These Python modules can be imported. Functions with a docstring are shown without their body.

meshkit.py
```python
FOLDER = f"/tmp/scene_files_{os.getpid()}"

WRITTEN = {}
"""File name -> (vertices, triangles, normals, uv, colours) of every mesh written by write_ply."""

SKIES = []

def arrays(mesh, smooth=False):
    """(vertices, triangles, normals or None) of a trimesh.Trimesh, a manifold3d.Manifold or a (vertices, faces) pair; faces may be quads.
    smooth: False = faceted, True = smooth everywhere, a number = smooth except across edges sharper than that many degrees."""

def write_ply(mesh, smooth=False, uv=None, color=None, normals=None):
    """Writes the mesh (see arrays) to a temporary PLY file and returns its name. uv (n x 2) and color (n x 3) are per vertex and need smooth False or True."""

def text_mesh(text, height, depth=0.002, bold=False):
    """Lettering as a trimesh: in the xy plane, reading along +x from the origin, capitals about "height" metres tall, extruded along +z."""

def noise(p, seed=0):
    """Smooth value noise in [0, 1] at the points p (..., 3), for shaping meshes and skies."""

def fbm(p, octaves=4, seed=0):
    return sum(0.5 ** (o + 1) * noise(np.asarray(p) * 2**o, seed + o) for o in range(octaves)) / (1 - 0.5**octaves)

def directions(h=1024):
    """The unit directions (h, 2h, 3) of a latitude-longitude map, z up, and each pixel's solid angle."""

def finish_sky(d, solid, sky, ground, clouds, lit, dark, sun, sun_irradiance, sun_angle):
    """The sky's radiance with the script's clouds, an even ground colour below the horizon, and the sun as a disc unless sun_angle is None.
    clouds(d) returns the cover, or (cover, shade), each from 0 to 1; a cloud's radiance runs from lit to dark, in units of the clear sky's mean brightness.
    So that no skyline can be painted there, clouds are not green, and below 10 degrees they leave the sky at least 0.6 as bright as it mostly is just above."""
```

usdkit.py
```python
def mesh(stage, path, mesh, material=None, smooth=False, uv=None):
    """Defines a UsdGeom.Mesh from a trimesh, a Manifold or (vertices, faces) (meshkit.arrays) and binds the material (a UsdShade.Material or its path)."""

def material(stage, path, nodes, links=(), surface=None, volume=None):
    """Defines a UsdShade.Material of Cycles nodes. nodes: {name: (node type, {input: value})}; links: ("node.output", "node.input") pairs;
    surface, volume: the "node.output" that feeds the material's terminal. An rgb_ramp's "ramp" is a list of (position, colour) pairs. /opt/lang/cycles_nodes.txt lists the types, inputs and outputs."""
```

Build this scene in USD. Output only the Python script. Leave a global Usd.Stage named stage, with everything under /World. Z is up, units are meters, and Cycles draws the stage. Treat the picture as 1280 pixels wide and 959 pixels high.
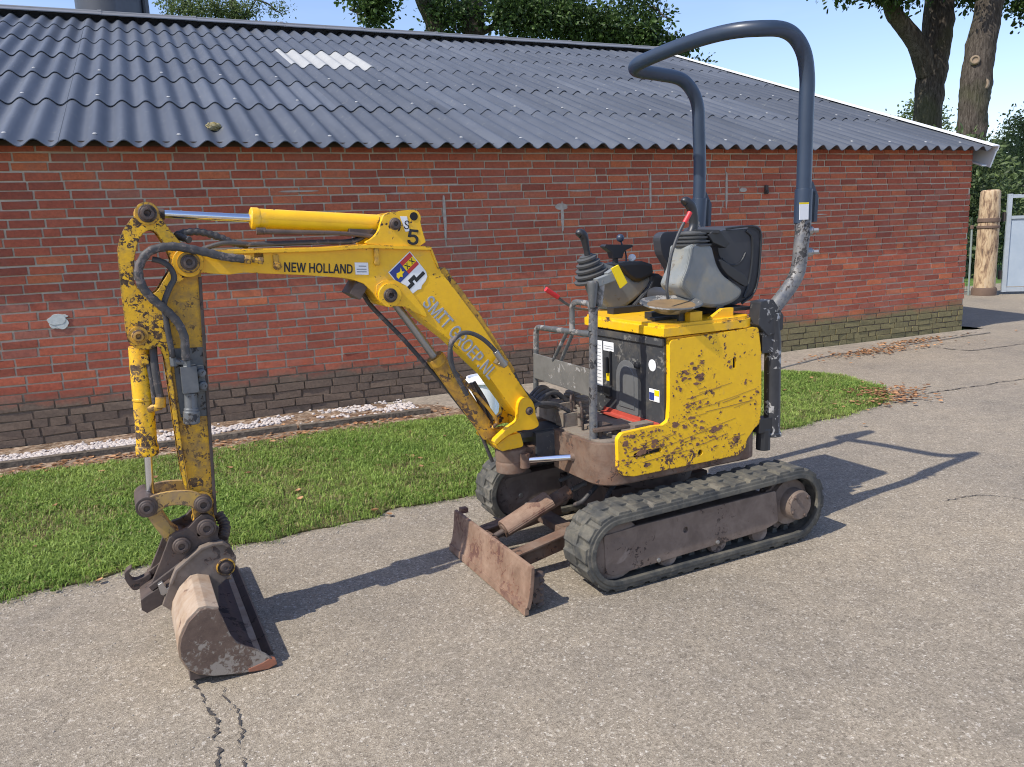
import math, random
import numpy as np, trimesh
import usdkit, meshkit
from shapely.geometry import Polygon, LineString
from shapely.ops import unary_union
from pxr import Usd, UsdGeom, UsdLux, UsdShade, Gf, Sdf, Vt

stage = Usd.Stage.CreateInMemory()
UsdGeom.SetStageUpAxis(stage, 'Z')
UsdGeom.SetStageMetersPerUnit(stage, 1.0)
UsdGeom.Xform.Define(stage, '/World')
UsdGeom.Scope.Define(stage, '/World/Looks')
rnd = random.Random(7)
rng = np.random.default_rng(7)

# ---------------------------------------------------------------- camera
cam = UsdGeom.Camera.Define(stage, '/World/camera')
RIGHT, DOWN, FWD = (0.9134, -0.4050, -0.0405), (-0.1119, -0.1541, -0.9817), (0.3913, 0.9012, -0.1861)
cam.AddTransformOp().Set(Gf.Matrix4d(*RIGHT, 0, *[-x for x in DOWN], 0, *[-x for x in FWD], 0, 0, 0, 1.34, 1))
cam.CreateHorizontalApertureAttr(36.0)
cam.CreateFocalLengthAttr(36.0 * 991.86 / 1280)
cam.CreateClippingRangeAttr(Gf.Vec2f(0.05, 3000))
cam.CreateExposureAttr(0.6)

# ---------------------------------------------------------------- daylight
SUN = np.array([-0.826, -0.1695, 1.0]); SUN /= np.linalg.norm(SUN)
ELEV, ROT = math.asin(SUN[2]), math.atan2(SUN[0], SUN[1])
dome = UsdLux.DomeLight.Define(stage, '/World/sky')
dome.GetPrim().SetCustomDataByKey('kind', 'structure')
skym = usdkit.material(stage, '/World/Looks/sky_material', {
    'sky': ('sky_texture', {'sky_type': 'single_scattering', 'sun_disc': False, 'sun_elevation': ELEV, 'sun_rotation': ROT, 'altitude': 0.0, 'air_density': 1.1, 'aerosol_density': 0.7, 'ozone_density': 1.6}),
    'tc': ('texture_coordinate', {}),
    'map': ('mapping', {'scale': (1.2, 1.2, 4.0)}),
    'n': ('noise_texture', {'scale': 1.6, 'detail': 5.0, 'roughness': 0.55}),
    'r': ('rgb_ramp', {'ramp': [(0.0, (0, 0, 0)), (0.48, (0, 0, 0)), (0.75, (0.12, 0.12, 0.12)), (1, (0.2, 0.2, 0.2))]}),
    'mix': ('mix_color', {'b': (7.0, 7.6, 8.4)}),
    'tint': ('mix_color', {'blend_type': 'multiply', 'fac': 1.0, 'b': (0.85, 0.835, 0.96), 'use_clamp_result': False, 'use_clamp': False}),
    'bg': ('background_shader', {'strength': 0.15}),
}, [('tc.generated', 'map.vector'), ('map.vector', 'n.vector'), ('n.fac', 'r.fac'), ('r.color', 'mix.fac'), ('sky.color', 'mix.a'), ('mix.result', 'tint.a'), ('tint.result', 'bg.color')], surface='bg.background')
UsdShade.MaterialBindingAPI.Apply(dome.GetPrim()).Bind(skym)
sun = UsdLux.DistantLight.Define(stage, '/World/sun')
zz = SUN; xx = np.cross([0, 0, 1.0], zz); xx /= np.linalg.norm(xx); yy = np.cross(zz, xx)
sun.AddTransformOp().Set(Gf.Matrix4d(*xx, 0, *yy, 0, *zz, 0, 0, 0, 30, 1))
sun.CreateIntensityAttr(0.93); sun.CreateAngleAttr(0.53); sun.CreateColorAttr(Gf.Vec3f(1.0, 0.95, 0.87)); sun.CreateNormalizeAttr(True)

# ---------------------------------------------------------------- helpers
used = {}
def free(path):
    if path not in used:
        used[path] = 0
        return path
    used[path] += 1
    return f'{path}_{used[path]:03d}'
def path_of(parent): return '/World' if parent is None else (parent if isinstance(parent, str) else str(parent.GetPath()))
def obj(name, mesh, mat, parent=None, smooth=False, label=None, kind=None, tint=None):
    m = usdkit.mesh(stage, free(f'{path_of(parent)}/{name}'), mesh, mat, smooth=smooth)
    if tint is not None: UsdGeom.PrimvarsAPI(m).CreatePrimvar('tint', Sdf.ValueTypeNames.FloatArray, 'vertex').Set(Vt.FloatArray.FromNumpy(np.asarray(tint, np.float32)))
    p = m.GetPrim()
    if label: p.SetCustomDataByKey('label', label)
    if kind: p.SetCustomDataByKey('kind', kind)
    return p
def objs(name, meshes, mat, parent=None, smooth=False):
    for m in meshes: obj(name, m, mat, parent, smooth)
def tag(p, label=None, cat=None, group=None, kind=None):
    for k, v in (('label', label), ('category', cat), ('group', group), ('kind', kind)):
        if v: p.SetCustomDataByKey(k, v)
    return p
def thing(name, label, cat, loc=(0, 0, 0), rotz=0.0, group=None):
    x = UsdGeom.Xform.Define(stage, free(f'/World/{name}'))
    x.AddTranslateOp().Set(Gf.Vec3d(*map(float, loc))); x.AddRotateZOp().Set(float(rotz))
    return tag(x.GetPrim(), label, cat, group)

def cat(*ms):
    out = []
    for m in ms: out += list(m) if isinstance(m, (list, tuple)) else [m]
    return trimesh.util.concatenate(out)
def box(c, s, rz=0.0, ry=0.0, rx=0.0):
    m = trimesh.creation.box(s)
    for ang, ax in ((rx, (1, 0, 0)), (ry, (0, 1, 0)), (rz, (0, 0, 1))):
        if ang: m.apply_transform(trimesh.transformations.rotation_matrix(ang, ax))
    m.apply_translation(c); return m
def bar(p, q, w, t, up=(0, 0, 1)):
    """A box from p to q, w wide sideways and t thick along up."""
    p, q = np.asarray(p, float), np.asarray(q, float); d = q - p; L = np.linalg.norm(d); d /= L
    s = np.cross(up, d); s /= np.linalg.norm(s); u = np.cross(d, s)
    m = trimesh.creation.box((L, w, t)); T = np.eye(4); T[:3, 0], T[:3, 1], T[:3, 2], T[:3, 3] = d, s, u, (p + q) / 2
    m.apply_transform(T); return m
def cyl(p, q, r, n=20, r2=None):
    p, q = np.asarray(p, float), np.asarray(q, float)
    return tube([p, q], [r, r if r2 is None else r2], n, spline=False)
def spline_pts(pts, per=6):
    P = np.asarray(pts, float)
    if len(P) < 3: return P
    Q = np.vstack([2 * P[0] - P[1], P, 2 * P[-1] - P[-2]]); out = []
    for i in range(1, len(Q) - 2):
        for t in np.arange(per) / per:
            a, b, c, d = Q[i - 1], Q[i], Q[i + 1], Q[i + 2]
            out.append(0.5 * (2 * b + (c - a) * t + (2 * a - 5 * b + 4 * c - d) * t * t + (3 * b - a - 3 * c + d) * t ** 3))
    return np.vstack([out, P[-1:]])
def tube(pts, r, n=12, spline=True, per=6):
    P = np.asarray(pts, float); R = np.broadcast_to(np.asarray(r, float), (len(P),)).astype(float)
    if spline and len(P) > 2:
        k = np.linspace(0, len(P) - 1, (len(P) - 1) * per + 1); R = np.interp(k, np.arange(len(P)), R); P = spline_pts(P, per)
    T = np.gradient(P, axis=0); T /= np.linalg.norm(T, axis=1, keepdims=True) + 1e-12
    ref = np.array([0, 0, 1.0]) if abs(T[0, 2]) < 0.9 else np.array([1.0, 0, 0])
    u = np.cross(T[0], ref); u /= np.linalg.norm(u); ang = np.arange(n) * 2 * np.pi / n; V = []
    for i in range(len(P)):
        u = u - T[i] * (u @ T[i]); u /= np.linalg.norm(u); w = np.cross(T[i], u)
        V.append(P[i] + R[i] * (np.cos(ang)[:, None] * u + np.sin(ang)[:, None] * w))
    V = np.vstack(V + [P[:1], P[-1:]]); F = []
    for i in range(len(P) - 1):
        for j in range(n):
            a, b, c, d = i * n + j, i * n + (j + 1) % n, (i + 1) * n + (j + 1) % n, (i + 1) * n + j
            F += [[a, b, c], [a, c, d]]
    s, e = len(P) * n, len(P) * n + 1
    for j in range(n):
        F += [[s, (j + 1) % n, j], [e, (len(P) - 1) * n + j, (len(P) - 1) * n + (j + 1) % n]]
    return trimesh.Trimesh(V, F, process=False)
def ribbed(pts, r, pitch, depth, n=14):
    """A hose with spiral guard ribs along a path."""
    P = spline_pts(pts, 14); L = np.r_[0, np.cumsum(np.linalg.norm(np.diff(P, axis=0), axis=1))]
    k = max(8, int(L[-1] / (pitch / 4))); s = np.linspace(0, L[-1], k); Q = np.stack([np.interp(s, L, P[:, i]) for i in range(3)], 1)
    return tube(Q, r + depth * (np.sin(s / pitch * 2 * np.pi) > 0.2), n, spline=False)
def lathe(prof, p=(0, 0, 0), axis=(0, 0, 1), n=24):
    """prof: (radius, height) pairs along the axis through p."""
    a = np.asarray(axis, float); a /= np.linalg.norm(a); p = np.asarray(p, float)
    pts = [p + a * h for _, h in prof]; m = None
    ref = np.array([0, 0, 1.0]) if abs(a[2]) < 0.9 else np.array([1.0, 0, 0])
    u = np.cross(a, ref); u /= np.linalg.norm(u); w = np.cross(a, u); ang = np.arange(n) * 2 * np.pi / n
    V = np.vstack([c + max(r, 1e-5) * (np.cos(ang)[:, None] * u + np.sin(ang)[:, None] * w) for (r, _), c in zip(prof, pts)]); F = []
    for i in range(len(prof) - 1):
        for j in range(n):
            A, B, C, D = i * n + j, i * n + (j + 1) % n, (i + 1) * n + (j + 1) % n, (i + 1) * n + j
            F += [[A, B, C], [A, C, D]]
    for k, flip in ((0, True), (len(prof) - 1, False)):
        for j in range(1, n - 1): F.append([k * n, k * n + j + 1, k * n + j] if flip else [k * n, k * n + j, k * n + j + 1])
    m = trimesh.Trimesh(V, F, process=False)
    if m.volume < 0: m.invert()
    return m
def ext(poly, b0, b1, r=0.0, hole=None):
    """Side profile poly in (a, z), extruded along b from b0 to b1; r rounds its corners."""
    P = poly if hasattr(poly, 'area') else Polygon(poly)
    if not P.is_valid: P = P.buffer(0)
    if r: P = P.buffer(-r, join_style=1).buffer(2 * r, quad_segs=4).buffer(-r)
    if hole is not None:
        for h in (hole if isinstance(hole, list) else [hole]): P = P.difference(h if hasattr(h, 'area') else Polygon(h))
    ms = [trimesh.creation.extrude_polygon(g, b1 - b0, engine='earcut') for g in getattr(P, 'geoms', [P])]
    m = trimesh.util.concatenate(ms); v = m.vertices.copy(); m.vertices = np.c_[v[:, 0], b0 + v[:, 2], v[:, 1]]; m.invert()
    return m
def extz(poly, z0, z1, r=0.0):
    P = poly if hasattr(poly, 'area') else Polygon(poly)
    if r: P = P.buffer(-r).buffer(r, quad_segs=6)
    ms = [trimesh.creation.extrude_polygon(g, z1 - z0, engine='earcut') for g in getattr(P, 'geoms', [P])]
    m = trimesh.util.concatenate(ms); m.apply_translation((0, 0, z0)); return m
def exta(poly, a0, a1, r=0.0, hole=None):
    """Profile poly in (b, z), extruded along a from a0 to a1."""
    P = poly if hasattr(poly, 'area') else Polygon(poly)
    if r: P = P.buffer(-r).buffer(r, quad_segs=5)
    if hole is not None: P = P.difference(Polygon(hole))
    ms = [trimesh.creation.extrude_polygon(g, a1 - a0, engine='earcut') for g in getattr(P, 'geoms', [P])]
    m = trimesh.util.concatenate(ms); v = m.vertices.copy(); m.vertices = np.c_[a0 + v[:, 2], v[:, 0], v[:, 1]]
    return m
def disc(c, r, n=20): return Polygon([(c[0] + r * math.cos(k * 2 * math.pi / n), c[1] + r * math.sin(k * 2 * math.pi / n)) for k in range(n)])
def sphere(c, r, sub=2):
    m = trimesh.creation.icosphere(sub, r); m.apply_translation(c); return m
def rough_up(m, amp, scale, seed=0):
    v = m.vertices; n = meshkit.fbm(v * scale, 3, seed)[:, None] - 0.5
    m.vertices = v + m.vertex_normals * n * 2 * amp; return m

# ---------------------------------------------------------------- materials
MATS = {}
def mat(name, nodes, links, surface):
    MATS[name] = usdkit.material(stage, f'/World/Looks/{name}', nodes, links, surface=surface); return MATS[name]
def worn(name, base, base2=None, chip=(0.03, 0.02, 0.016), rust=(0.14, 0.055, 0.025), t=0.62, soft=0.012, rim=0.025, scale=26.0, big=3.5, rough=0.5, metallic=0.0,
         dust=None, dust_t=0.55, bevel=0.004, bump=0.25, rough2=0.8, coat=0.0, zbias=None, edge=0.0):
    """Paint or bare metal with chips: noise past t shows chip, a rim round it rust; dust in soft patches; rounded edges."""
    base2 = base2 or tuple(0.8 * x for x in base)
    nodes = {'geo': ('geometry', {}),
             'n1': ('noise_texture', {'scale': scale, 'detail': 6.0, 'roughness': 0.65, 'distortion': 0.6}),
             'n2': ('noise_texture', {'scale': big, 'detail': 3.0, 'roughness': 0.55}),
             'n3': ('noise_texture', {'scale': big * 2.3, 'detail': 5.0, 'roughness': 0.7}),
             'w2': ('math', {'math_type': 'multiply', 'value2': 0.9}), 'add': ('math', {'math_type': 'add'}),
             'sub': ('math', {'math_type': 'subtract', 'value2': 0.45}),
             'cm': ('map_range', {'from_min': t, 'from_max': t + soft, 'clamp': True}), 'rm': ('map_range', {'from_min': t - rim, 'from_max': t + soft, 'clamp': True}),
             'bm': ('map_range', {'from_min': 0.35, 'from_max': 0.68, 'clamp': True}),
             'c0': ('mix_color', {'a': base, 'b': base2}), 'c1': ('mix_color', {'b': rust}), 'c2': ('mix_color', {'b': chip}),
             'rr': ('mix_float', {'a': rough, 'b': rough2}),
             'fine': ('noise_texture', {'scale': scale * 9, 'detail': 3.0, 'roughness': 0.6}),
             'inv': ('math', {'math_type': 'multiply_add', 'value2': -0.6}),
             'bev': ('bevel', {'radius': bevel, 'samples': 4}), 'bump': ('bump', {'strength': bump, 'distance': 0.002}),
             'p': ('principled_bsdf', {'metallic': metallic, 'coat_weight': coat, 'coat_roughness': 0.25})}
    links = [('geo.position', 'n1.vector'), ('geo.position', 'n2.vector'), ('geo.position', 'n3.vector'), ('geo.position', 'fine.vector'),
             ('n2.fac', 'w2.value1'), ('n1.fac', 'add.value1'), ('w2.value', 'add.value2'), ('add.value', 'sub.value1'),
             ('sub.value', 'cm.value'), ('sub.value', 'rm.value'), ('n3.fac', 'bm.value'), ('bm.result', 'c0.fac'), ('c0.result', 'c1.a'), ('rm.result', 'c1.fac'),
             ('c1.result', 'c2.a'), ('cm.result', 'c2.fac'), ('cm.result', 'rr.fac'), ('rr.result', 'p.roughness'),
             ('cm.result', 'inv.value1'), ('fine.fac', 'inv.value3'), ('inv.value', 'bump.height'), ('bev.bevel', 'bump.normal'), ('bump.normal', 'p.normal')]
    if zbias:
        lo, hi, amt = zbias
        nodes |= {'xyz': ('separate_xyz', {}), 'zb': ('map_range', {'from_min': lo, 'from_max': hi, 'to_min': amt, 'to_max': 0.0, 'clamp': True}), 'ad2': ('math', {'math_type': 'add'})}
        links = [x for x in links if x[0] != 'sub.value'] + [('geo.position', 'xyz.vector'), ('xyz.z', 'zb.value'), ('sub.value', 'ad2.value1'), ('zb.result', 'ad2.value2'), ('ad2.value', 'cm.value'), ('ad2.value', 'rm.value')]
    if edge:      # paint wears off along edges: where the rounded normal leaves the flat one
        src = [x[0] for x in links if x[1] == 'cm.value'][0]
        nodes |= {'be': ('bevel', {'radius': 0.011, 'samples': 6}), 'dot': ('vector_math', {'math_type': 'dot_product'}), 'ew': ('map_range', {'from_min': 1.0, 'from_max': 0.75, 'to_min': 0.0, 'to_max': edge, 'clamp': True}), 'ad3': ('math', {'math_type': 'add'})}
        links = [x for x in links if x[1] not in ('cm.value', 'rm.value')] + [('be.bevel', 'dot.vector1'), ('geo.normal', 'dot.vector2'), ('dot.value', 'ew.value'), (src, 'ad3.value1'), ('ew.result', 'ad3.value2'), ('ad3.value', 'cm.value'), ('ad3.value', 'rm.value')]
    last = 'c2.result'
    if dust:
        nodes |= {'nd': ('noise_texture', {'scale': big * 1.7, 'detail': 6.0, 'roughness': 0.7, 'distortion': 0.4}), 'dm': ('map_range', {'from_min': dust_t - 0.12, 'from_max': dust_t + 0.2, 'clamp': True}), 'c3': ('mix_color', {'b': dust})}
        links += [('geo.position', 'nd.vector'), ('nd.fac', 'dm.value'), ('dm.result', 'c3.fac'), (last, 'c3.a')]
        last = 'c3.result'
    links.append((last, 'p.base_color'))
    return mat(name, nodes, links, 'p.BSDF')
def plain(name, c, rough=0.5, metallic=0.0, var=0.12, scale=14.0, bump=0.0, bevel=0.003, spec=0.5):
    nodes = {'geo': ('geometry', {}), 'n': ('noise_texture', {'scale': scale, 'detail': 5.0, 'roughness': 0.65}),
             'c': ('mix_color', {'a': tuple(x * (1 - var) for x in c), 'b': tuple(min(1, x * (1 + var)) for x in c)}),
             'f': ('noise_texture', {'scale': scale * 20, 'detail': 2.0}), 'bev': ('bevel', {'radius': bevel, 'samples': 4}), 'bump': ('bump', {'strength': bump, 'distance': 0.002}),
             'p': ('principled_bsdf', {'roughness': rough, 'metallic': metallic, 'specular_ior_level': spec})}
    return mat(name, nodes, [('geo.position', 'n.vector'), ('geo.position', 'f.vector'), ('n.fac', 'c.fac'), ('c.result', 'p.base_color'), ('f.fac', 'bump.height'), ('bev.bevel', 'bump.normal'), ('bump.normal', 'p.normal')], 'p.BSDF')

# ================================================================ the setting
def ground_mat(name, ramp, scale, patch, patch_scale=0.7, rough=0.9, bump=0.5, bscale=None, tint=None):
    nodes = {'geo': ('geometry', {}), 'v': ('voronoi_texture', {'scale': scale}), 'v2': ('voronoi_texture', {'scale': scale * 0.47}), 'sep': ('separate_color', {}), 'sep2': ('separate_color', {}),
             'r': ('rgb_ramp', {'ramp': ramp}), 'r2': ('rgb_ramp', {'ramp': ramp}), 'mm': ('mix_color', {'fac': 0.4}),
             'n': ('noise_texture', {'scale': patch_scale, 'detail': 6.0, 'roughness': 0.62}), 'nr': ('rgb_ramp', {'ramp': patch}),
             'mul': ('mix_color', {'blend_type': 'multiply', 'fac': 1.0}),
             'n2': ('noise_texture', {'scale': 9.0, 'detail': 4.0, 'roughness': 0.7}), 'n2r': ('rgb_ramp', {'ramp': [(0.3, (0.88, 0.88, 0.88)), (0.7, (1.08, 1.07, 1.05))]}), 'mul2': ('mix_color', {'blend_type': 'multiply', 'fac': 1.0, 'use_clamp': False}),
             'bump': ('bump', {'strength': bump, 'distance': 0.004}), 'p': ('principled_bsdf', {'roughness': rough, 'specular_ior_level': 0.3})}
    links = [('geo.position', x + '.vector') for x in ('v', 'v2', 'n', 'n2')] + [('v.color', 'sep.color'), ('v2.color', 'sep2.color'), ('sep.r', 'r.fac'), ('sep2.g', 'r2.fac'), ('r.color', 'mm.a'), ('r2.color', 'mm.b'), ('n.fac', 'nr.fac'),
             ('mm.result', 'mul.a'), ('nr.color', 'mul.b'), ('n2.fac', 'n2r.fac'), ('mul.result', 'mul2.a'), ('n2r.color', 'mul2.b'), ('mul2.result', 'p.base_color'), ('v.distance', 'bump.height'), ('bump.normal', 'p.normal')]
    return mat(name, nodes, links, 'p.BSDF')
ground_mat('asphalt', [(0, (0.125, 0.106, 0.082)), (0.2, (0.225, 0.196, 0.154)), (0.6, (0.285, 0.25, 0.196)), (0.9, (0.35, 0.31, 0.246)), (0.975, (0.5, 0.45, 0.38)), (1, (0.68, 0.65, 0.58))], 230.0, [(0.28, (0.66, 0.65, 0.65)), (0.42, (0.86, 0.835, 0.81)), (0.55, (0.95, 0.915, 0.87)), (0.74, (1.04, 0.985, 0.91))], rough=0.85, bump=0.45)
ground_mat('concrete', [(0, (0.2, 0.18, 0.15)), (0.5, (0.29, 0.26, 0.22)), (1, (0.36, 0.32, 0.27))], 60.0, [(0.3, (0.75, 0.72, 0.68)), (0.7, (1.05, 1.0, 0.93))], 1.6, bump=0.25)
ground_mat('soil', [(0, (0.05, 0.055, 0.02)), (0.5, (0.1, 0.1, 0.04)), (1, (0.19, 0.17, 0.08))], 80.0, [(0.3, (0.7, 0.72, 0.6)), (0.7, (1.1, 1.05, 0.9))], 2.0)
ground_mat('meadow', [(0, (0.05, 0.09, 0.02)), (0.5, (0.09, 0.16, 0.035)), (1, (0.15, 0.22, 0.06))], 14.0, [(0.3, (0.7, 0.8, 0.6)), (0.7, (1.1, 1.1, 0.9))], 0.4)
ground_mat('debris', [(0, (0.07, 0.045, 0.03)), (0.4, (0.16, 0.11, 0.075)), (0.75, (0.28, 0.2, 0.14)), (1, (0.5, 0.44, 0.37))], 45.0, [(0.3, (0.7, 0.68, 0.62)), (0.7, (1.1, 1.0, 0.9))], 3.0, bump=0.8)

def sheet(poly, z, seg=None):
    P = poly if hasattr(poly, 'area') else Polygon(poly)
    v, f = trimesh.creation.triangulate_polygon(P, engine='earcut')
    m = trimesh.Trimesh(np.c_[v, np.full(len(v), z)], f, process=False)
    if m.face_normals[0][2] < 0: m.invert()
    return m
def wobble(pts, amp, step, seed):
    """Densify an outline and make it uneven."""
    L = LineString(list(pts) + [pts[0]]); n = int(L.length / step)
    Q = np.array([L.interpolate(i * step).coords[0] for i in range(n)])
    Q += (np.stack([meshkit.fbm(np.c_[Q * 5, np.zeros(n)], 4, seed), meshkit.fbm(np.c_[Q * 5, np.ones(n)], 4, seed + 9)], 1) - 0.5) * 2 * amp
    return Polygon(Q).buffer(0)

obj('ground', sheet([(-400, -400), (400, -400), (400, 400), (-400, 400)], -0.035), MATS['meadow'], kind='structure')
lawn_out = [(-7, 3.35), (-0.71, 3.49), (-0.13, 3.55), (0.2, 3.6), (0.68, 3.66), (1.21, 3.68), (2.4, 3.75), (3.61, 3.93), (4.15, 3.97), (4.69, 4.06), (5.02, 4.27), (5.23, 4.55), (5.32, 5.1), (5.1, 5.57), (3.9, 5.72), (2.0, 5.46), (1.75, 5.5), (1.36, 5.59), (1.04, 5.54), (0.42, 5.5), (-0.19, 5.5), (-0.62, 5.52), (-1.03, 5.55), (-7, 5.6)]
lawn_poly = wobble(lawn_out, 0.09, 0.03, 3)
strip_poly = Polygon([(-7, 5.4), (1.9, 5.4), (1.9, 6.34), (-7, 6.34)])
yard = Polygon([(-60, -60), (60, -60), (60, 9.9), (9.5, 10.4), (9.5, 40), (8.9, 40), (8.9, 6.34), (-60, 6.34)])
obj('asphalt_yard', sheet(yard, 0.0), MATS['asphalt'], kind='structure')
obj('soil_bed', extz(wobble(lawn_out, 0.09, 0.03, 3).buffer(-0.035), 0.002, 0.009), MATS['soil'], kind='structure')
obj('debris_strip', extz(wobble([(-7, 5.35), (0.3, 5.36), (1.2, 5.42), (2.1, 5.5), (1.9, 5.95), (1.5, 6.3), (-7, 6.34)], 0.04, 0.08, 5), 0.002, 0.016), MATS['debris'], kind='structure')
obj('concrete_path', extz(wobble([(1.55, 5.62), (2.0, 5.44), (5.0, 5.6), (6.0, 5.9), (8.6, 6.02), (8.6, 6.33), (1.75, 6.33)], 0.02, 0.1, 8), 0.002, 0.014), MATS['concrete'], kind='structure')
ground_mat('kerb_grey', [(0, (0.08, 0.068, 0.055)), (0.5, (0.14, 0.122, 0.1)), (1, (0.22, 0.19, 0.155))], 60.0, [(0.3, (0.6, 0.58, 0.55)), (0.7, (1.05, 1.0, 0.93))], 2.6, bump=0.4)
kerb = thing('edging_kerb', 'low weathered grey concrete edging in the leaf litter between lawn and barn', 'kerb')
x = -5.2
while x < 0.9:
    L = 0.98
    m = box((0, 0, 0), (L, 0.06, 0.07)).subdivide().subdivide(); rough_up(m, 0.006, 9, int(x * 10)); m.apply_translation((x + L / 2, 5.72 + 0.012 * rnd.uniform(-1, 1) - 0.012 * x, 0.018))
    obj('kerb_stone', m, MATS['kerb_grey'], kerb); x += 1.0

# cracks and seams in the asphalt
plain('crack_dark', (0.055, 0.047, 0.04), 0.95, var=0.3, bump=0.3)
def crack(pts, w, seed, z=0.004, gap=0.0):
    P = spline_pts(np.c_[np.array(pts), np.zeros(len(pts))], 60)[:, :2]
    n = np.gradient(P, axis=0); n = np.stack([-n[:, 1], n[:, 0]], 1); n /= np.linalg.norm(n, axis=1, keepdims=True) + 1e-9
    k = np.c_[P * 14, np.zeros(len(P))]
    P = P + n * ((meshkit.fbm(k * 0.6, 2, seed)[:, None] - 0.5) * 0.045 + (meshkit.fbm(k * 5.5, 3, seed + 5)[:, None] - 0.5) * 0.022)
    wd = w * np.clip(meshkit.fbm(k * 4.1, 4, seed + 3) * 3.4 - 0.95, 0.06, 2)[:, None]
    wd[-1] = wd[0] = 0.0005
    V = np.vstack([P + n * wd / 2, P - n * wd / 2]); N = len(P)
    F = [[i, i + 1, N + i + 1] for i in range(N - 1)] + [[i, N + i + 1, N + i] for i in range(N - 1)]
    m = trimesh.Trimesh(np.c_[V, np.full(2 * N, z)], F, process=False)
    if m.face_normals[:, 2].sum() < 0: m.invert()
    return m
cr = [crack([(-0.04, 2.53), (-0.03, 2.36), (-0.01, 2.24), (0.0, 2.14), (0.005, 2.04), (0.03, 1.9), (0.02, 1.7)], 0.0085, 1), crack([(0.05, 2.42), (0.05, 2.29), (0.07, 2.2), (0.06, 2.11), (0.06, 2.01), (0.09, 1.85)], 0.005, 2),
      crack([(4.98, 4.24), (5.3, 4.19), (5.81, 4.17), (6.36, 4.15), (8.5, 4.05)], 0.014, 4), crack([(7.2, 5.83), (7.33, 5.37), (7.74, 5.32), (8.4, 5.3), (9.5, 5.33)], 0.018, 5), crack([(3.3, 2.5), (3.56, 2.43), (3.7, 2.26), (4.2, 2.2)], 0.005, 6), crack([(7.05, 6.0), (7.6, 6.02), (8.45, 6.1)], 0.012, 7, z=0.018)]
tag(obj('asphalt_cracks', cat(cr), MATS['crack_dark']), kind='structure')

# grass: tufts of bent blades scattered over the lawn
def leaf_mat(name, c1, c2, trans=0.35, rough=0.55, by='object'):
    nodes = {'oi': ('object_info', {}), 'geo': ('geometry', {}), 'add': ('math', {'math_type': 'add'}), 'fr': ('math', {'math_type': 'fraction'}), 'n': ('noise_texture', {'scale': 1.3, 'detail': 3.0}), 'nm': ('map_range', {'from_min': 0.3, 'from_max': 0.7, 'clamp': True}),
             'c': ('mix_color', {'a': c1, 'b': c2}), 'v': ('hsv', {'saturation': 1.0}), 'vr': ('map_range', {'to_min': 0.6, 'to_max': 1.35}), 'add2': ('math', {'math_type': 'multiply_add', 'value2': 0.5}), 'h': ('math', {'math_type': 'multiply', 'value2': 0.5}),
             'p': ('principled_bsdf', {'roughness': rough, 'specular_ior_level': 0.35}), 't': ('translucent_bsdf', {}), 'm': ('mix_closure', {'fac': trans})}
    return mat(name, nodes, [('oi.random', 'add.value1'), ('geo.random_per_island', 'add.value2'), ('add.value', 'fr.value1'), ('geo.position', 'n.vector'), ('n.fac', 'nm.value'), ('nm.result', 'h.value1'), ('fr.value', 'add2.value1'), ('h.value', 'add2.value3'), ('add2.value', 'c.fac'),
                             ('fr.value', 'vr.value'), ('c.result', 'v.color'), ('vr.result', 'v.value'), ('v.color', 'p.base_color'), ('v.color', 't.color'), ('p.BSDF', 'm.closure1'), ('t.BSDF', 'm.closure2')], 'm.closure')
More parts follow.
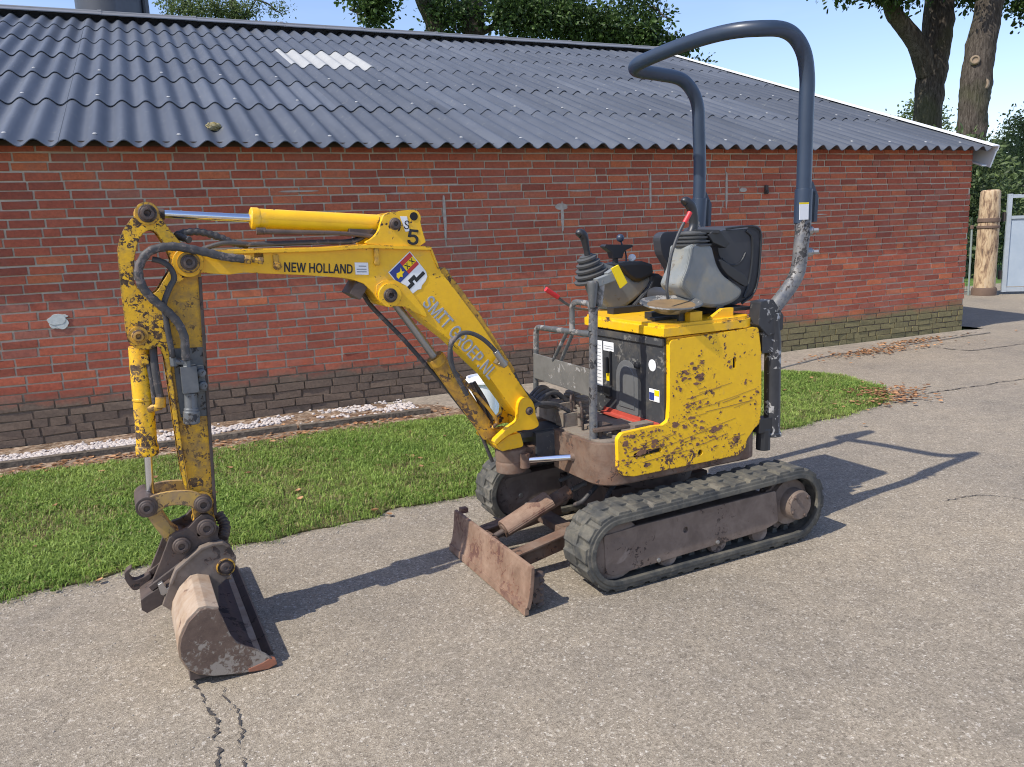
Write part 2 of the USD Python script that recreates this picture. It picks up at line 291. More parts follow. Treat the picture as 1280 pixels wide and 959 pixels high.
leaf_mat('grass_blade', (0.13, 0.24, 0.034), (0.33, 0.41, 0.1), 0.4)
leaf_mat('grass_dry', (0.3, 0.24, 0.1), (0.2, 0.2, 0.07), 0.2)
def tuft(n, h, spread, seed, w=0.0036):
    r = np.random.default_rng(seed); V, F = [], []
    for i in range(n):
        a = r.uniform(0, 6.283); base = np.r_[r.normal(0, spread, 2), 0]; d = np.r_[math.cos(a), math.sin(a), 0]; s = np.r_[-d[1], d[0], 0] * w * r.uniform(0.7, 1.3)
        H = h * r.uniform(0.45, 1.2); lean = r.uniform(0.4, 1.5); k = len(V)
        p1 = base + np.r_[0, 0, H * 0.55] + d * H * 0.22 * lean; p2 = base + np.r_[0, 0, H * (1 - 0.36 * lean)] + d * H * 0.75 * lean
        V += [base - s, base + s, p1 + s * 0.8, p1 - s * 0.8, p2]; F += [[k, k + 1, k + 2], [k, k + 2, k + 3], [k + 3, k + 2, k + 4]]
    return trimesh.Trimesh(V, F, process=False)
def instancer(path, protos, mats, pts, idx, rotz, scale, kind=None, quats=None):
    pi = UsdGeom.PointInstancer.Define(stage, path); rel = []
    for k, (m, mt) in enumerate(zip(protos, mats)):
        usdkit.mesh(stage, f'{path}/shape_{k}', m, mt); rel.append(Sdf.Path(f'{path}/shape_{k}'))
    pi.CreatePrototypesRel().SetTargets(rel)
    pi.CreatePositionsAttr(Vt.Vec3fArray.FromNumpy(np.asarray(pts, np.float32))); pi.CreateProtoIndicesAttr(Vt.IntArray.FromNumpy(np.asarray(idx, np.int32)))
    if quats is None: quats = [Gf.Quath(float(math.cos(a / 2)), 0.0, 0.0, float(math.sin(a / 2))) for a in rotz]
    pi.CreateOrientationsAttr(Vt.QuathArray(quats))
    s = np.asarray(scale, np.float32); s = np.repeat(s[:, None], 3, 1) if s.ndim == 1 else s
    pi.CreateScalesAttr(Vt.Vec3fArray.FromNumpy(s.astype(np.float32)))
    if kind: pi.GetPrim().SetCustomDataByKey('kind', kind)
    return pi.GetPrim()
from shapely import contains_xy
def scatter_in(poly, n, seed, lo=(-2.2, 3.2), hi=(5.5, 5.9)):
    r = np.random.default_rng(seed); P = np.c_[r.uniform(lo[0], hi[0], n), r.uniform(lo[1], hi[1], n)]
    return P[contains_xy(poly, P[:, 0], P[:, 1])]
gp = scatter_in(lawn_poly.buffer(0.015), 32000, 11)
near = meshkit.fbm(np.c_[gp * 1.6, np.zeros(len(gp))], 3, 5)
edge = np.array([lawn_poly.boundary.distance(g) for g in __import__('shapely').points(gp)])
keep = (rng.random(len(gp)) < np.clip(edge / 0.05, 0.3, 1)) & (rng.random(len(gp)) < np.clip(near * 2.2, 0.45, 1))
gp, near, edge = gp[keep], near[keep], edge[keep]
hgt = (0.55 + 0.7 * near) * np.clip(0.55 + edge * 3, 0.5, 1)
idx = rng.integers(0, 5, len(gp)); dry = (rng.random(len(gp)) < 0.08 + 0.22 * (near < 0.43)); idx[dry] = 5; weed = (rng.random(len(gp)) < 0.035) & ~dry; idx[weed] = 6; hgt[weed] *= 0.8
tag(instancer('/World/lawn_grass', [tuft(15, 0.046, 0.03, 20 + k, 0.0032) for k in range(5)] + [tuft(9, 0.045, 0.03, 33), tuft(12, 0.05, 0.012, 35, 0.0095)], [MATS['grass_blade']] * 5 + [MATS['grass_dry'], MATS['grass_blade']], np.c_[gp, np.full(len(gp), 0.01)], idx, rng.uniform(0, 6.28, len(gp)), hgt),
    'short green lawn between the asphalt and the barn wall', 'grass', kind='stuff')

# dry leaves and white pebbles
leaf_mat('dead_leaf', (0.24, 0.105, 0.045), (0.42, 0.24, 0.12), 0.15)
def dead_leaf(seed):
    r = np.random.default_rng(seed); n = 7; t = np.linspace(0, 1, n); w = np.sin(t * math.pi) ** 0.8 * 0.4 * r.uniform(0.7, 1.1); c = r.uniform(0.2, 0.6)
    mid = np.c_[t, np.zeros(n), c * (t - 0.5) ** 2 * 1.4]; L = np.c_[t, w, mid[:, 2] + w * r.uniform(0.2, 0.7)]; R = np.c_[t, -w, mid[:, 2] + w * r.uniform(0.2, 0.7)]
    V = np.vstack([mid, L, R]); F = []
    for i in range(n - 1): F += [[i, i + 1, n + i + 1], [i, n + i + 1, n + i], [i + 1, i, 2 * n + i], [i + 1, 2 * n + i, 2 * n + i + 1]]
    V -= V.mean(0); return trimesh.Trimesh(V, F, process=False)
def blob(n, c, s, seed): return np.random.default_rng(seed).normal(0, 1, (n, 2)) * s + c
lp = np.vstack([blob(260, (1.3, 5.75), (0.35, 0.12), 1), blob(170, (0.4, 5.6), (0.5, 0.09), 2), blob(200, (-0.5, 5.66), (0.4, 0.13), 3), blob(230, (5.0, 4.32), (0.16, 0.14), 4), blob(60, (4.75, 4.12), (0.2, 0.05), 14), blob(280, (6.55, 5.82), (0.42, 0.08), 5), blob(130, (7.35, 6.05), (0.3, 0.06), 6), blob(120, (3.2, 4.7), (1.4, 0.5), 7), blob(40, (0.5, 4.6), (1.0, 0.5), 8), np.random.default_rng(9).uniform((-0.5, 1.4), (9, 6), (16, 2)), blob(60, (9.3, 7.4), (0.7, 0.25), 12), blob(50, (10.6, 8.9), (0.8, 0.3), 13)])
lp = lp[lp[:, 1] < 6.3]; n = len(lp); lr = np.random.default_rng(77)
on_lawn = contains_xy(lawn_poly, lp[:, 0], lp[:, 1])
tag(instancer('/World/fallen_leaves', [dead_leaf(s) for s in range(6)], [MATS['dead_leaf']] * 6, np.c_[lp, np.where(on_lawn, 0.035, 0.022) * lr.uniform(0.7, 1.2, n)], lr.integers(0, 6, n), lr.uniform(0, 6.28, n), lr.uniform(0.018, 0.045, n)),
    'dry brown leaves fallen along the wall and the tip of the lawn', 'leaves', kind='stuff')
plain('pebble', (0.46, 0.41, 0.37), 0.8, var=0.5, scale=60)
def pebble(seed):
    m = trimesh.creation.icosphere(1, 1.0); return trimesh.Trimesh(m.vertices * (1, 0.8, 0.55) * (1 + 0.35 * (meshkit.noise(m.vertices * 1.4 + seed * 9, seed)[:, None] - 0.5)), m.faces, process=False)
pr_ = np.random.default_rng(5); px_ = pr_.uniform(-2.2, 1.75, 4200)
py_ = 5.99 + 0.05 * np.clip(px_, -1, 2) + pr_.normal(0, 0.085, len(px_)) * np.where(px_ < 0, 0.8, 1.15)
ok = (py_ < 6.32) & (meshkit.fbm(np.c_[px_ * 3, py_ * 6, np.zeros(len(px_))], 3, 4) > 0.36); px_, py_ = px_[ok], py_[ok]
tag(instancer('/World/white_pebbles', [pebble(s) for s in range(4)], [MATS['pebble']] * 4, np.c_[px_, py_, pr_.uniform(0.014, 0.026, len(px_))], pr_.integers(0, 4, len(px_)), pr_.uniform(0, 6.28, len(px_)), pr_.uniform(0.007, 0.019, len(px_))),
    'strip of small white pebbles at the foot of the barn wall', 'gravel', kind='stuff')

gr_ = np.random.default_rng(15); gq = np.vstack([gr_.uniform((-1.2, 0.9), (6.5, 6.0), (2600, 2)), np.c_[gr_.uniform(-1.2, 5.2, 1500), np.zeros(1500)]])
ln_ = LineString(lawn_out[1:9]); gq[2600:] = [(q.x + gr_.normal(0, 0.03), q.y - abs(gr_.normal(0, 0.09))) for q in (ln_.interpolate(t, normalized=True) for t in gr_.random(1500))]
gq = gq[~contains_xy(lawn_poly, gq[:, 0], gq[:, 1]) & (gq[:, 1] < 5.9)]
plain('grit_stone', (0.3, 0.265, 0.22), 0.9, var=0.45, scale=90)
tag(instancer('/World/loose_grit', [pebble(s + 10) for s in range(3)], [MATS['grit_stone']] * 3, np.c_[gq, np.full(len(gq), 0.0012)], gr_.integers(0, 3, len(gq)), gr_.uniform(0, 6.28, len(gq)), gr_.uniform(0.0016, 0.0046, len(gq))), 'loose grit and tiny stones scattered on the asphalt', 'grit', kind='stuff')

# ================================================================ the barn
WY = 6.357; X0, X1 = -3.6, 8.54; COURSE = 0.0626; NC = 33
def brick_mat(name, shift):
    nodes = {'tn': ('attribute', {'attribute': 'tint'}), 'geo': ('geometry', {}), 'a': ('math', {'math_type': 'add', 'value2': 0.0}), 'a2': ('math', {'math_type': 'add', 'value2': shift}), 'fr': ('math', {'math_type': 'fraction'}),
             'r': ('rgb_ramp', {'ramp': [(0, (0.255, 0.073, 0.045)), (0.12, (0.31, 0.084, 0.05)), (0.5, (0.37, 0.099, 0.055)), (0.78, (0.41, 0.113, 0.06)), (0.9, (0.48, 0.145, 0.062)), (0.95, (0.31, 0.105, 0.072)), (1, (0.34, 0.13, 0.085))]}),
             'n': ('noise_texture', {'scale': 55.0, 'detail': 5.0, 'roughness': 0.7}), 'nr': ('rgb_ramp', {'ramp': [(0.3, (0.72, 0.7, 0.7)), (0.7, (1.18, 1.15, 1.12))]}), 'm': ('mix_color', {'blend_type': 'multiply', 'fac': 1.0}),
             'xyz': ('separate_xyz', {}), 'nb': ('noise_texture', {'scale': 2.2, 'detail': 5.0, 'roughness': 0.65}), 'zz': ('math', {'math_type': 'multiply_add', 'value2': -0.3}), 'pm': ('map_range', {'from_min': 0.11, 'from_max': 0.21, 'to_min': 1.0, 'to_max': 0.0, 'clamp': True}),
             'gx': ('map_range', {'from_min': 4.5, 'from_max': 6.2, 'clamp': True}), 'pc': ('mix_color', {'a': (0.16, 0.118, 0.086), 'b': (0.2, 0.175, 0.085)}), 'pn': ('mix_color', {'blend_type': 'multiply', 'fac': 1.0}), 'c': ('mix_color', {}),
             'ef': ('noise_texture', {'scale': 1.7, 'detail': 6.0, 'roughness': 0.7}), 'em': ('map_range', {'from_min': 0.5, 'from_max': 0.74, 'to_max': 0.3, 'clamp': True}), 'e': ('mix_color', {'b': (0.3, 0.2, 0.165)}),
             'bev': ('bevel', {'radius': 0.004, 'samples': 4}), 'bump': ('bump', {'strength': 0.5, 'distance': 0.003}), 'p': ('principled_bsdf', {'roughness': 0.85, 'specular_ior_level': 0.3})}
    links = [('tn.fac', 'a.value1'), ('a.value', 'a2.value1'), ('a2.value', 'fr.value1'), ('fr.value', 'r.fac'), ('geo.position', 'n.vector'), ('n.fac', 'nr.fac'), ('r.color', 'm.a'), ('nr.color', 'm.b'),
             ('geo.position', 'xyz.vector'), ('geo.position', 'nb.vector'), ('nb.fac', 'zz.value1'), ('xyz.z', 'zz.value3'), ('zz.value', 'pm.value'), ('xyz.x', 'gx.value'), ('gx.result', 'pc.fac'), ('pc.result', 'pn.a'), ('nr.color', 'pn.b'),
             ('geo.position', 'ef.vector'), ('ef.fac', 'em.value'), ('em.result', 'e.fac'), ('m.result', 'e.a'), ('e.result', 'c.a'), ('pn.result', 'c.b'), ('pm.result', 'c.fac'), ('c.result', 'p.base_color'), ('n.fac', 'bump.height'), ('bev.bevel', 'bump.normal'), ('bump.normal', 'p.normal')]
    return mat(name, nodes, links, 'p.BSDF')
BR = [brick_mat('brick_red', 0.0)]
mat('mortar', {'geo': ('geometry', {}), 'n': ('noise_texture', {'scale': 30.0, 'detail': 5.0, 'roughness': 0.7}), 'c': ('mix_color', {'a': (0.36, 0.3, 0.225), 'b': (0.6, 0.53, 0.42)}),
               'xyz': ('separate_xyz', {}), 'nb': ('noise_texture', {'scale': 2.2, 'detail': 5.0, 'roughness': 0.65}), 'zz': ('math', {'math_type': 'multiply_add', 'value2': -0.3}), 'pm': ('map_range', {'from_min': 0.12, 'from_max': 0.24, 'to_min': 1.0, 'to_max': 0.0, 'clamp': True}), 'c2': ('mix_color', {'b': (0.15, 0.115, 0.085)}),
               'bump': ('bump', {'strength': 0.7, 'distance': 0.004}), 'p': ('principled_bsdf', {'roughness': 0.95, 'specular_ior_level': 0.2})},
    [('geo.position', 'n.vector'), ('n.fac', 'c.fac'), ('geo.position', 'xyz.vector'), ('geo.position', 'nb.vector'), ('nb.fac', 'zz.value1'), ('xyz.z', 'zz.value3'), ('zz.value', 'pm.value'), ('pm.result', 'c2.fac'), ('c.result', 'c2.a'), ('c2.result', 'p.base_color'), ('n.fac', 'bump.height'), ('bump.normal', 'p.normal')], 'p.BSDF')
barn = thing('brick_barn', 'long low red brick barn with dark grey corrugated roof behind the excavator', 'barn')
ROOF0 = np.array([0, 6.2, 2.04]); SL = math.radians(20); RIDGE_S = 6.95
def roof_z(y): return ROOF0[2] + (y - ROOF0[1]) * math.tan(SL)
RY = ROOF0[1] + RIDGE_S * math.cos(SL)
wall = obj('brick_wall', box(((X0 + X1) / 2, WY + 0.105, 1.03), (X1 - X0 - 0.012, 0.2, 2.06)), MATS['mortar'], barn)
LMOD = 0.2205
bricks = []
for c in range(NC):
    z0 = c * COURSE; x = X0 - (0.5 * LMOD if c % 2 else 0) - rnd.uniform(0, 0.05) - (LMOD * 0.25 if c % 4 > 1 else 0)
    low = c < 4
    while x < X1 - 0.03:
        L = LMOD if rnd.random() > (0.3 if low else 0.05) else LMOD / 2
        a, b = max(x, X0), min(x + L - 0.0105, X1)
        if b - a > 0.03:
            jz = rnd.uniform(-0.0015, 0.0015); h = COURSE - (0.008 if low else 0.0118); pr = rnd.uniform(-0.0012, 0.0016) + (rnd.uniform(-0.0005, 0.0035) if low else 0)
            m = trimesh.creation.box((b - a - rnd.uniform(0, 0.005), 0.06, h)); m.vertices = m.vertices + rng.uniform(-1, 1, m.vertices.shape) * (0.0045 if low else 0.0021)
            m.apply_translation(((a + b) / 2, WY + 0.0305 - 0.0025 - pr, z0 + COURSE / 2 + jz)); bricks.append((m, (a + b) / 2, z0))
        x += L
# window openings bricked up later: their edges stay as plain mortar seams
def screen(x, z):
    q = np.array([x, WY, z - 1.34]); r, d, f_ = (q @ np.array(v) for v in (RIGHT, DOWN, FWD)); return r / f_, d / f_, f_
def shown(x, z):
    u, v, d = screen(x, z); return abs(u) < 0.66 and abs(v) < 0.49
order = sorted(range(len(bricks)), key=lambda i: (not shown(*bricks[i][1:]), screen(*bricks[i][1:])[2] + (5 if bricks[i][2] < 0.2 and bricks[i][1] > 1.6 and bricks[i][1] < 3.4 else 0)))
single = set(order[:300])
tints = rng.random(len(bricks))
for i in order[:300]: obj('brick', bricks[i][0], BR[0], wall, tint=np.full(len(bricks[i][0].vertices), tints[i]))
rest = [i for i in range(len(bricks)) if i not in single]
obj('bricks', cat([bricks[i][0] for i in rest]), BR[0], wall, kind='stuff', tint=np.concatenate([np.full(len(bricks[i][0].vertices), tints[i]) for i in rest]))
# repairs on the wall
mat('lime_mortar', {'geo': ('geometry', {}), 'n': ('noise_texture', {'scale': 38.0, 'detail': 5.0}), 'c': ('mix_color', {'a': (0.24, 0.19, 0.15), 'b': (0.5, 0.45, 0.38)}), 'bump': ('bump', {'strength': 0.6, 'distance': 0.004}), 'p': ('principled_bsdf', {'roughness': 0.95})},
    [('geo.position', 'n.vector'), ('n.fac', 'c.fac'), ('c.color' if False else 'c.result', 'p.base_color'), ('n.fac', 'bump.height'), ('bump.normal', 'p.normal')], 'p.BSDF')
def smear(cx, cz, w, h, seed, t=0.008):
    ang = np.linspace(0, 2 * math.pi, 28, endpoint=False); r = 0.75 + 0.6 * (meshkit.fbm(np.c_[np.cos(ang) * 1.6, np.sin(ang) * 1.6, np.full(28, seed * 3.1)], 3, seed) - 0.3)
    m = ext(np.c_[cx + np.cos(ang) * w / 2 * r, cz + np.sin(ang) * h / 2 * r], WY - 0.002 - t, WY + 0.012); return m
plain('pale_mortar', (0.5, 0.52, 0.48), 0.95, var=0.3, scale=40, bump=0.5)
obj('mortar_patch', cat(smear(-0.685, 0.875, 0.13, 0.085, 3), smear(-0.66, 0.85, 0.1, 0.1, 17, 0.0066), smear(-0.70, 0.845, 0.075, 0.075, 29, 0.0052), smear(-0.645, 0.895, 0.07, 0.03, 31, 0.0058)), MATS['pale_mortar'], barn, label='pale round mortar patch on the red wall')
seams = [smear(x, (a + b) / 2, w, (b - a) * 1.1, int(x * 31), 0.003) for x, a, b, w in ((2.215, 1.3, 1.68, 0.03), (3.31, 1.33, 1.6, 0.036), (4.23, 1.52, 1.84, 0.026), (5.1, 1.45, 1.85, 0.03))]
seams += [smear(x, z, w, h, k + 40, 0.004) for k, (x, z, w, h) in enumerate(((1.05, 1.72, 0.34, 0.016), (1.86, 1.69, 0.3, 0.018), (3.5, 1.685, 0.26, 0.018), (3.95, 1.69, 0.36, 0.016), (5.3, 1.66, 0.1, 0.05), (1.2, 1.45, 0.1, 0.02), (6.3, 1.4, 0.22, 0.014), (3.3, 1.55, 0.14, 0.06), (0.2, 1.58, 0.02, 0.06)))]
obj('mortar_seams', cat(seams), MATS['lime_mortar'], barn)
plain('old_iron', (0.045, 0.035, 0.03), 0.75, var=0.3)
obj('wall_bracket', cat(box((5.58, WY - 0.012, 1.66), (0.035, 0.02, 0.085)), box((5.58, WY - 0.025, 1.64), (0.018, 0.03, 0.03))), MATS['old_iron'], barn)
# right gable wall (side of the barn) up to the roof
brick_far = mat('gable_brick', {'geo': ('geometry', {}), 'sw': ('separate_xyz', {}), 'co': ('combine_xyz', {}), 'b': ('brick_texture', {'color1': (0.34, 0.085, 0.055), 'color2': (0.27, 0.07, 0.047), 'mortar': (0.45, 0.4, 0.33), 'scale': 1.0, 'mortar_size': 0.005, 'brick_width': 0.2205, 'row_height': 0.0626}), 'p': ('principled_bsdf', {'roughness': 0.9})},
                [('geo.position', 'sw.vector'), ('sw.y', 'co.x'), ('sw.z', 'co.y'), ('co.vector' if False else 'co.vector', 'b.vector'), ('b.color', 'p.base_color')], 'p.BSDF')
gp_ = [(WY + 0.21, 0), (2 * RY - WY - 0.21, 0), (2 * RY - WY - 0.21, roof_z(WY + 0.1) - 0.02), (RY, roof_z(RY) - 0.08), (WY + 0.21, roof_z(WY + 0.21) - 0.03)]
obj('gable_wall', cat(exta(gp_, X1 - 0.2, X1 - 0.004), exta(gp_, X0, X0 + 0.2), box(((X0 + X1) / 2, 2 * RY - WY - 0.1, 1.0), (X1 - X0, 0.2, 2.0))), brick_far, barn)
obj('wall_quoin', cat([box((X1 - 0.051, WY + 0.115 + 0.0, c * COURSE + COURSE / 2), (0.1, 0.19, COURSE - 0.0105)) for c in range(NC)]), BR[0], barn, tint=np.repeat(rng.random(NC), 8))

# roof of corrugated sheets, laid in six rows
mat('roof_cement', {'mp': ('mapping', {'scale': (9.0, 0.55, 0.55)}), 'ns': ('noise_texture', {'scale': 1.0, 'detail': 5.0, 'roughness': 0.6}), 'sr': ('rgb_ramp', {'ramp': [(0.3, (0.74, 0.76, 0.78)), (0.5, (0.98, 0.98, 0.98)), (0.7, (1.25, 1.22, 1.17))]}), 'st': ('mix_color', {'blend_type': 'multiply', 'fac': 1.0, 'use_clamp': False}), 'geo': ('geometry', {}), 'oi': ('object_info', {}), 'n': ('noise_texture', {'scale': 3.2, 'detail': 6.0, 'roughness': 0.65}), 'n2': ('noise_texture', {'scale': 60.0, 'detail': 3.0}), 'c': ('mix_color', {'a': (0.054, 0.062, 0.077), 'b': (0.08, 0.09, 0.108)}), 'vr': ('map_range', {'to_min': 0.86, 'to_max': 1.14}), 'hs': ('hsv', {}), 'sp': ('map_range', {'from_min': 0.6, 'from_max': 0.72, 'to_max': 0.4, 'clamp': True}), 'c2': ('mix_color', {'b': (0.2, 0.2, 0.17)}), 'n3': ('noise_texture', {'scale': 17.0, 'detail': 4.0, 'roughness': 0.7}),
                    'bump': ('bump', {'strength': 0.15, 'distance': 0.002}), 'p': ('principled_bsdf', {'roughness': 0.52, 'specular_ior_level': 0.5})},
    [('geo.position', 'n.vector'), ('geo.position', 'n2.vector'), ('geo.position', 'n3.vector'), ('n.fac', 'c.fac'), ('oi.random', 'vr.value'), ('c.result', 'hs.color'), ('vr.result', 'hs.value'), ('hs.color', 'c2.a'), ('n3.fac', 'sp.value'), ('sp.result', 'c2.fac'), ('c2.result', 'st.a'), ('geo.position', 'mp.vector'), ('mp.vector', 'ns.vector'), ('ns.fac', 'sr.fac'), ('sr.color', 'st.b'), ('st.result', 'p.base_color'), ('n2.fac', 'bump.height'), ('bump.normal', 'p.normal')], 'p.BSDF')
plain('pale_sheet', (0.34, 0.34, 0.32), 0.5, var=0.2, scale=4)
plain('lead_flashing', (0.14, 0.145, 0.155), 0.55, var=0.2, scale=6)
plain('white_trim', (0.78, 0.78, 0.76), 0.45, var=0.05)
plain('soffit_board', (0.5, 0.52, 0.53), 0.6, var=0.08)
WAVE, AMP, COLW = 0.1783, 0.0255, 0.1783 * 6
us = np.array([0, -math.cos(SL) * 0, 0]); SD = np.array([0, math.cos(SL), math.sin(SL)]); SN = np.array([0, -math.sin(SL), math.cos(SL)])
def corrugated(xa, xb, s0, s1, ox, lift, th=0.0065, per=14):
    k = max(2, int(round((xb - xa) / WAVE * per)) + 1); xs = np.linspace(xa, xb, k); h = -AMP * np.cos((xs - ox) / WAVE * 2 * math.pi)
    rows = []
    for s, l in ((s0, lift), (s1, 0.0)):
        for t in (0, -th): rows.append(ROOF0 + np.outer(np.ones(k), SD * s) + np.c_[xs, np.zeros(k), np.zeros(k)] + np.outer(h + l + t, SN))
    V = np.vstack(rows); F = []
    for i in range(k - 1):
        A, B, C, D = i, i + 1, 2 * k + i + 1, 2 * k + i                       # top
        F += [[A, B, C], [A, C, D]]
        A, B, C, D = k + i, k + i + 1, 3 * k + i + 1, 3 * k + i; F += [[A, C, B], [A, D, C]]
        F += [[i, k + i, k + i + 1], [i, k + i + 1, i + 1], [2 * k + i, 2 * k + i + 1, 3 * k + i + 1], [2 * k + i, 3 * k + i + 1, 3 * k + i]]
    F += [[0, 2 * k, 3 * k], [0, 3 * k, k], [k - 1, 2 * k - 1, 4 * k - 1], [k - 1, 4 * k - 1, 3 * k - 1]]
    return trimesh.Trimesh(V, F, process=False)
roof = thing('tmp', 'x', 'x') if False else obj('roof', cat(box(((X0 + X1) / 2, 0, 0), (0.01, 0.01, 0.01))), MATS['roof_cement'], barn) if False else UsdGeom.Xform.Define(stage, str(barn.GetPath()) + '/roof').GetPrim()
ROWS = [-0.02, 1.33, 2.51, 3.66, 4.8, 5.88, 6.95]; OX = -0.56; VERGE = 8.63
screws = []
for r_ in range(6):
    for k in range(-4, 9):
        xa = OX + k * COLW; xb = min(xa + COLW + 0.05, VERGE)
        if xa > VERGE - 0.05: continue
        pale = r_ == 3 and k == 2
        m = corrugated(xa, xb, ROWS[r_], min(ROWS[r_ + 1] + 0.14, 6.93), OX, 0.0115 + rnd.uniform(0, 0.005)); m.apply_translation(SN * (0.0025 if k % 2 else 0))
        obj('roof_sheet', m, MATS['pale_sheet' if pale else 'roof_cement'], roof, smooth=40, label='pale translucent roof sheet' if pale else None)
        if r_ < 3:
            for q in (1, 4):
                x = xa + (q + 0.5) * WAVE
                if x < VERGE - 0.1:
                    p = ROOF0 + SD * (ROWS[r_] + 0.16) + SN * (AMP + 0.012) + np.array([x, 0, 0]); screws.append(lathe([(0.015, 0), (0.015, 0.004), (0.008, 0.008), (0.0001, 0.009)], p, SN, 8))
plain('screw_cap', (0.35, 0.35, 0.34), 0.5)
obj('roof_screws', cat(screws), MATS['screw_cap'], roof, kind='stuff')
# rear slope
m = corrugated(OX - 4 * COLW, VERGE, -0.02, 6.93, OX, 0.0, per=8); v = m.vertices.copy(); v[:, 1] = 2 * RY - v[:, 1]; m.vertices = v; m.invert()
obj('rear_roof', m, MATS['roof_cement'], roof, smooth=40)
top = ROOF0 + SD * RIDGE_S
x = OX - 4 * COLW - 0.3
while x < VERGE:
    xb = min(x + 1.2, VERGE + 0.02); cap = []
    for sgn in (1, -1):
        q = [np.array([0, 0, 0.085]), np.array([0, -sgn * 0.24 * math.cos(SL), 0.085 - 0.24 * math.sin(SL)])]
        cap.append(bar(np.array([x, 0, 0]) + top + (q[0] + q[1]) / 2, np.array([xb + 0.03, 0, 0.004]) + top + (q[0] + q[1]) / 2, 0.25, 0.012, up=np.array([0, -sgn * math.sin(SL), math.cos(SL)])))
    cap.append(cyl(top + [x, 0, 0.08], top + [xb + 0.03, 0, 0.084], 0.028, 10)); cap.append(cyl(top + [xb - 0.02, 0, 0.082], top + [xb + 0.03, 0, 0.084], 0.036, 10))
    obj('ridge_cap', cat(cap), MATS['lead_flashing'], roof, smooth=40); x += 1.2
# verge: white flashing on top, boarded overhang below it
pa, pb = ROOF0 + SD * -0.03, ROOF0 + SD * (RIDGE_S + 0.02)
obj('verge_flashing', cat(bar(pa + SN * 0.046 + [VERGE + 0.01, 0, 0], pb + SN * 0.046 + [VERGE + 0.01, 0, 0], 0.11, 0.012, up=SN), bar(pa + SN * 0.02 + [VERGE + 0.06, 0, 0], pb + SN * 0.02 + [VERGE + 0.06, 0, 0], 0.012, 0.06, up=SN)), MATS['white_trim'], roof)
obj('verge_board', cat(bar(pa - SN * 0.1 + [VERGE + 0.045, 0, 0], pb - SN * 0.1 + [VERGE + 0.045, 0, 0], 0.022, 0.19, up=SN), bar(pa - SN * 0.17 + [(VERGE + X1) / 2 + 0.02, 0.03, 0], pb - SN * 0.17 + [(VERGE + X1) / 2 + 0.02, 0, 0], VERGE - X1 - 0.01, 0.016, up=SN)), MATS['soffit_board'], roof)
plain('rafter_wood', (0.05, 0.035, 0.025), 0.8, var=0.2)
obj('eave_batten', box(((X0 + X1) / 2, WY - 0.03, 2.005 + 0.055), (X1 - X0, 0.05, 0.03)), MATS['rafter_wood'], roof)
plain('vent_grey', (0.05, 0.055, 0.065), 0.5, var=0.2)
vent = lathe([(0.44, -0.3), (0.44, 0.9), (0.47, 0.91), (0.47, 0.95), (0.3, 1.2), (0.001, 1.3)], (-0.22, 13.5, 4.3), (0, 0, 1), 28)
obj('roof_vent', cat(vent, cyl((0.26, 13.42, 4.2), (0.26, 13.42, 5.2), 0.05, 10)), MATS['vent_grey'], barn, smooth=35)
moss = rough_up(trimesh.creation.icosphere(3, 0.045), 0.02, 40, 2); moss.apply_transform(np.diag([1.3, 1, 0.7, 1])); moss.apply_translation(ROOF0 + SD * 0.5 + SN * 0.015 + [0.51, 0, 0])
ground_mat('moss', [(0, (0.1, 0.08, 0.03)), (0.5, (0.24, 0.19, 0.07)), (1, (0.5, 0.45, 0.3))], 90, [(0.3, (0.8, 0.8, 0.8)), (0.7, (1.1, 1.1, 1))], 8)
tag(obj('moss_clump', moss, MATS['moss']), 'small yellowish clump of moss lying on the lowest roof sheets', 'moss')
# white pail by the wall
plain('white_plastic', (0.75, 0.75, 0.74), 0.4, var=0.06)
pail = thing('white_pail', 'white plastic pail on the path behind the excavator boom', 'pail', (2.12, 5.36, 0.012))
obj('pail_body', lathe([(0.0, 0), (0.11, 0), (0.115, 0.01), (0.137, 0.28), (0.147, 0.285), (0.147, 0.3), (0.135, 0.3), (0.11, 0.03), (0, 0.02)], n=32), MATS['white_plastic'], pail, smooth=40)
obj('pail_rim', lathe([(0.1475, 0.262), (0.152, 0.264), (0.152, 0.282), (0.1475, 0.284)], n=32), MATS['white_plastic'], pail, smooth=40)

# ================================================================ trees, hedge, gate
mat('bark', {'geo': ('geometry', {}), 'mp': ('mapping', {'scale': (7, 7, 1.3)}), 'n': ('noise_texture', {'scale': 3.0, 'detail': 8.0, 'roughness': 0.7, 'distortion': 0.8}), 'n2': ('noise_texture', {'scale': 0.8, 'detail': 3.0}), 'r': ('rgb_ramp', {'ramp': [(0.32, (0.022, 0.018, 0.014)), (0.5, (0.075, 0.062, 0.05)), (0.7, (0.15, 0.128, 0.105))]}), 'g': ('map_range', {'from_min': 0.5, 'from_max': 0.65, 'to_max': 0.4, 'clamp': True}), 'c': ('mix_color', {'b': (0.085, 0.1, 0.04)}), 'bump': ('bump', {'strength': 1.0, 'distance': 0.05}), 'p': ('principled_bsdf', {'roughness': 0.95, 'specular_ior_level': 0.15})},
    [('geo.position', 'mp.vector'), ('mp.vector', 'n.vector'), ('geo.position', 'n2.vector'), ('n.fac', 'r.fac'), ('n2.fac', 'g.value'), ('g.result', 'c.fac'), ('r.color', 'c.a'), ('c.result', 'p.base_color'), ('n.fac', 'bump.height'), ('bump.normal', 'p.normal')], 'p.BSDF')
leaf_mat('oak_leaf', (0.028, 0.058, 0.014), (0.075, 0.125, 0.028), 0.3, 0.5)
leaf_mat('pale_leaf', (0.06, 0.1, 0.03), (0.14, 0.18, 0.06), 0.35, 0.5)
leaf_mat('hedge_leaf', (0.04, 0.07, 0.025), (0.12, 0.16, 0.055), 0.25, 0.55)
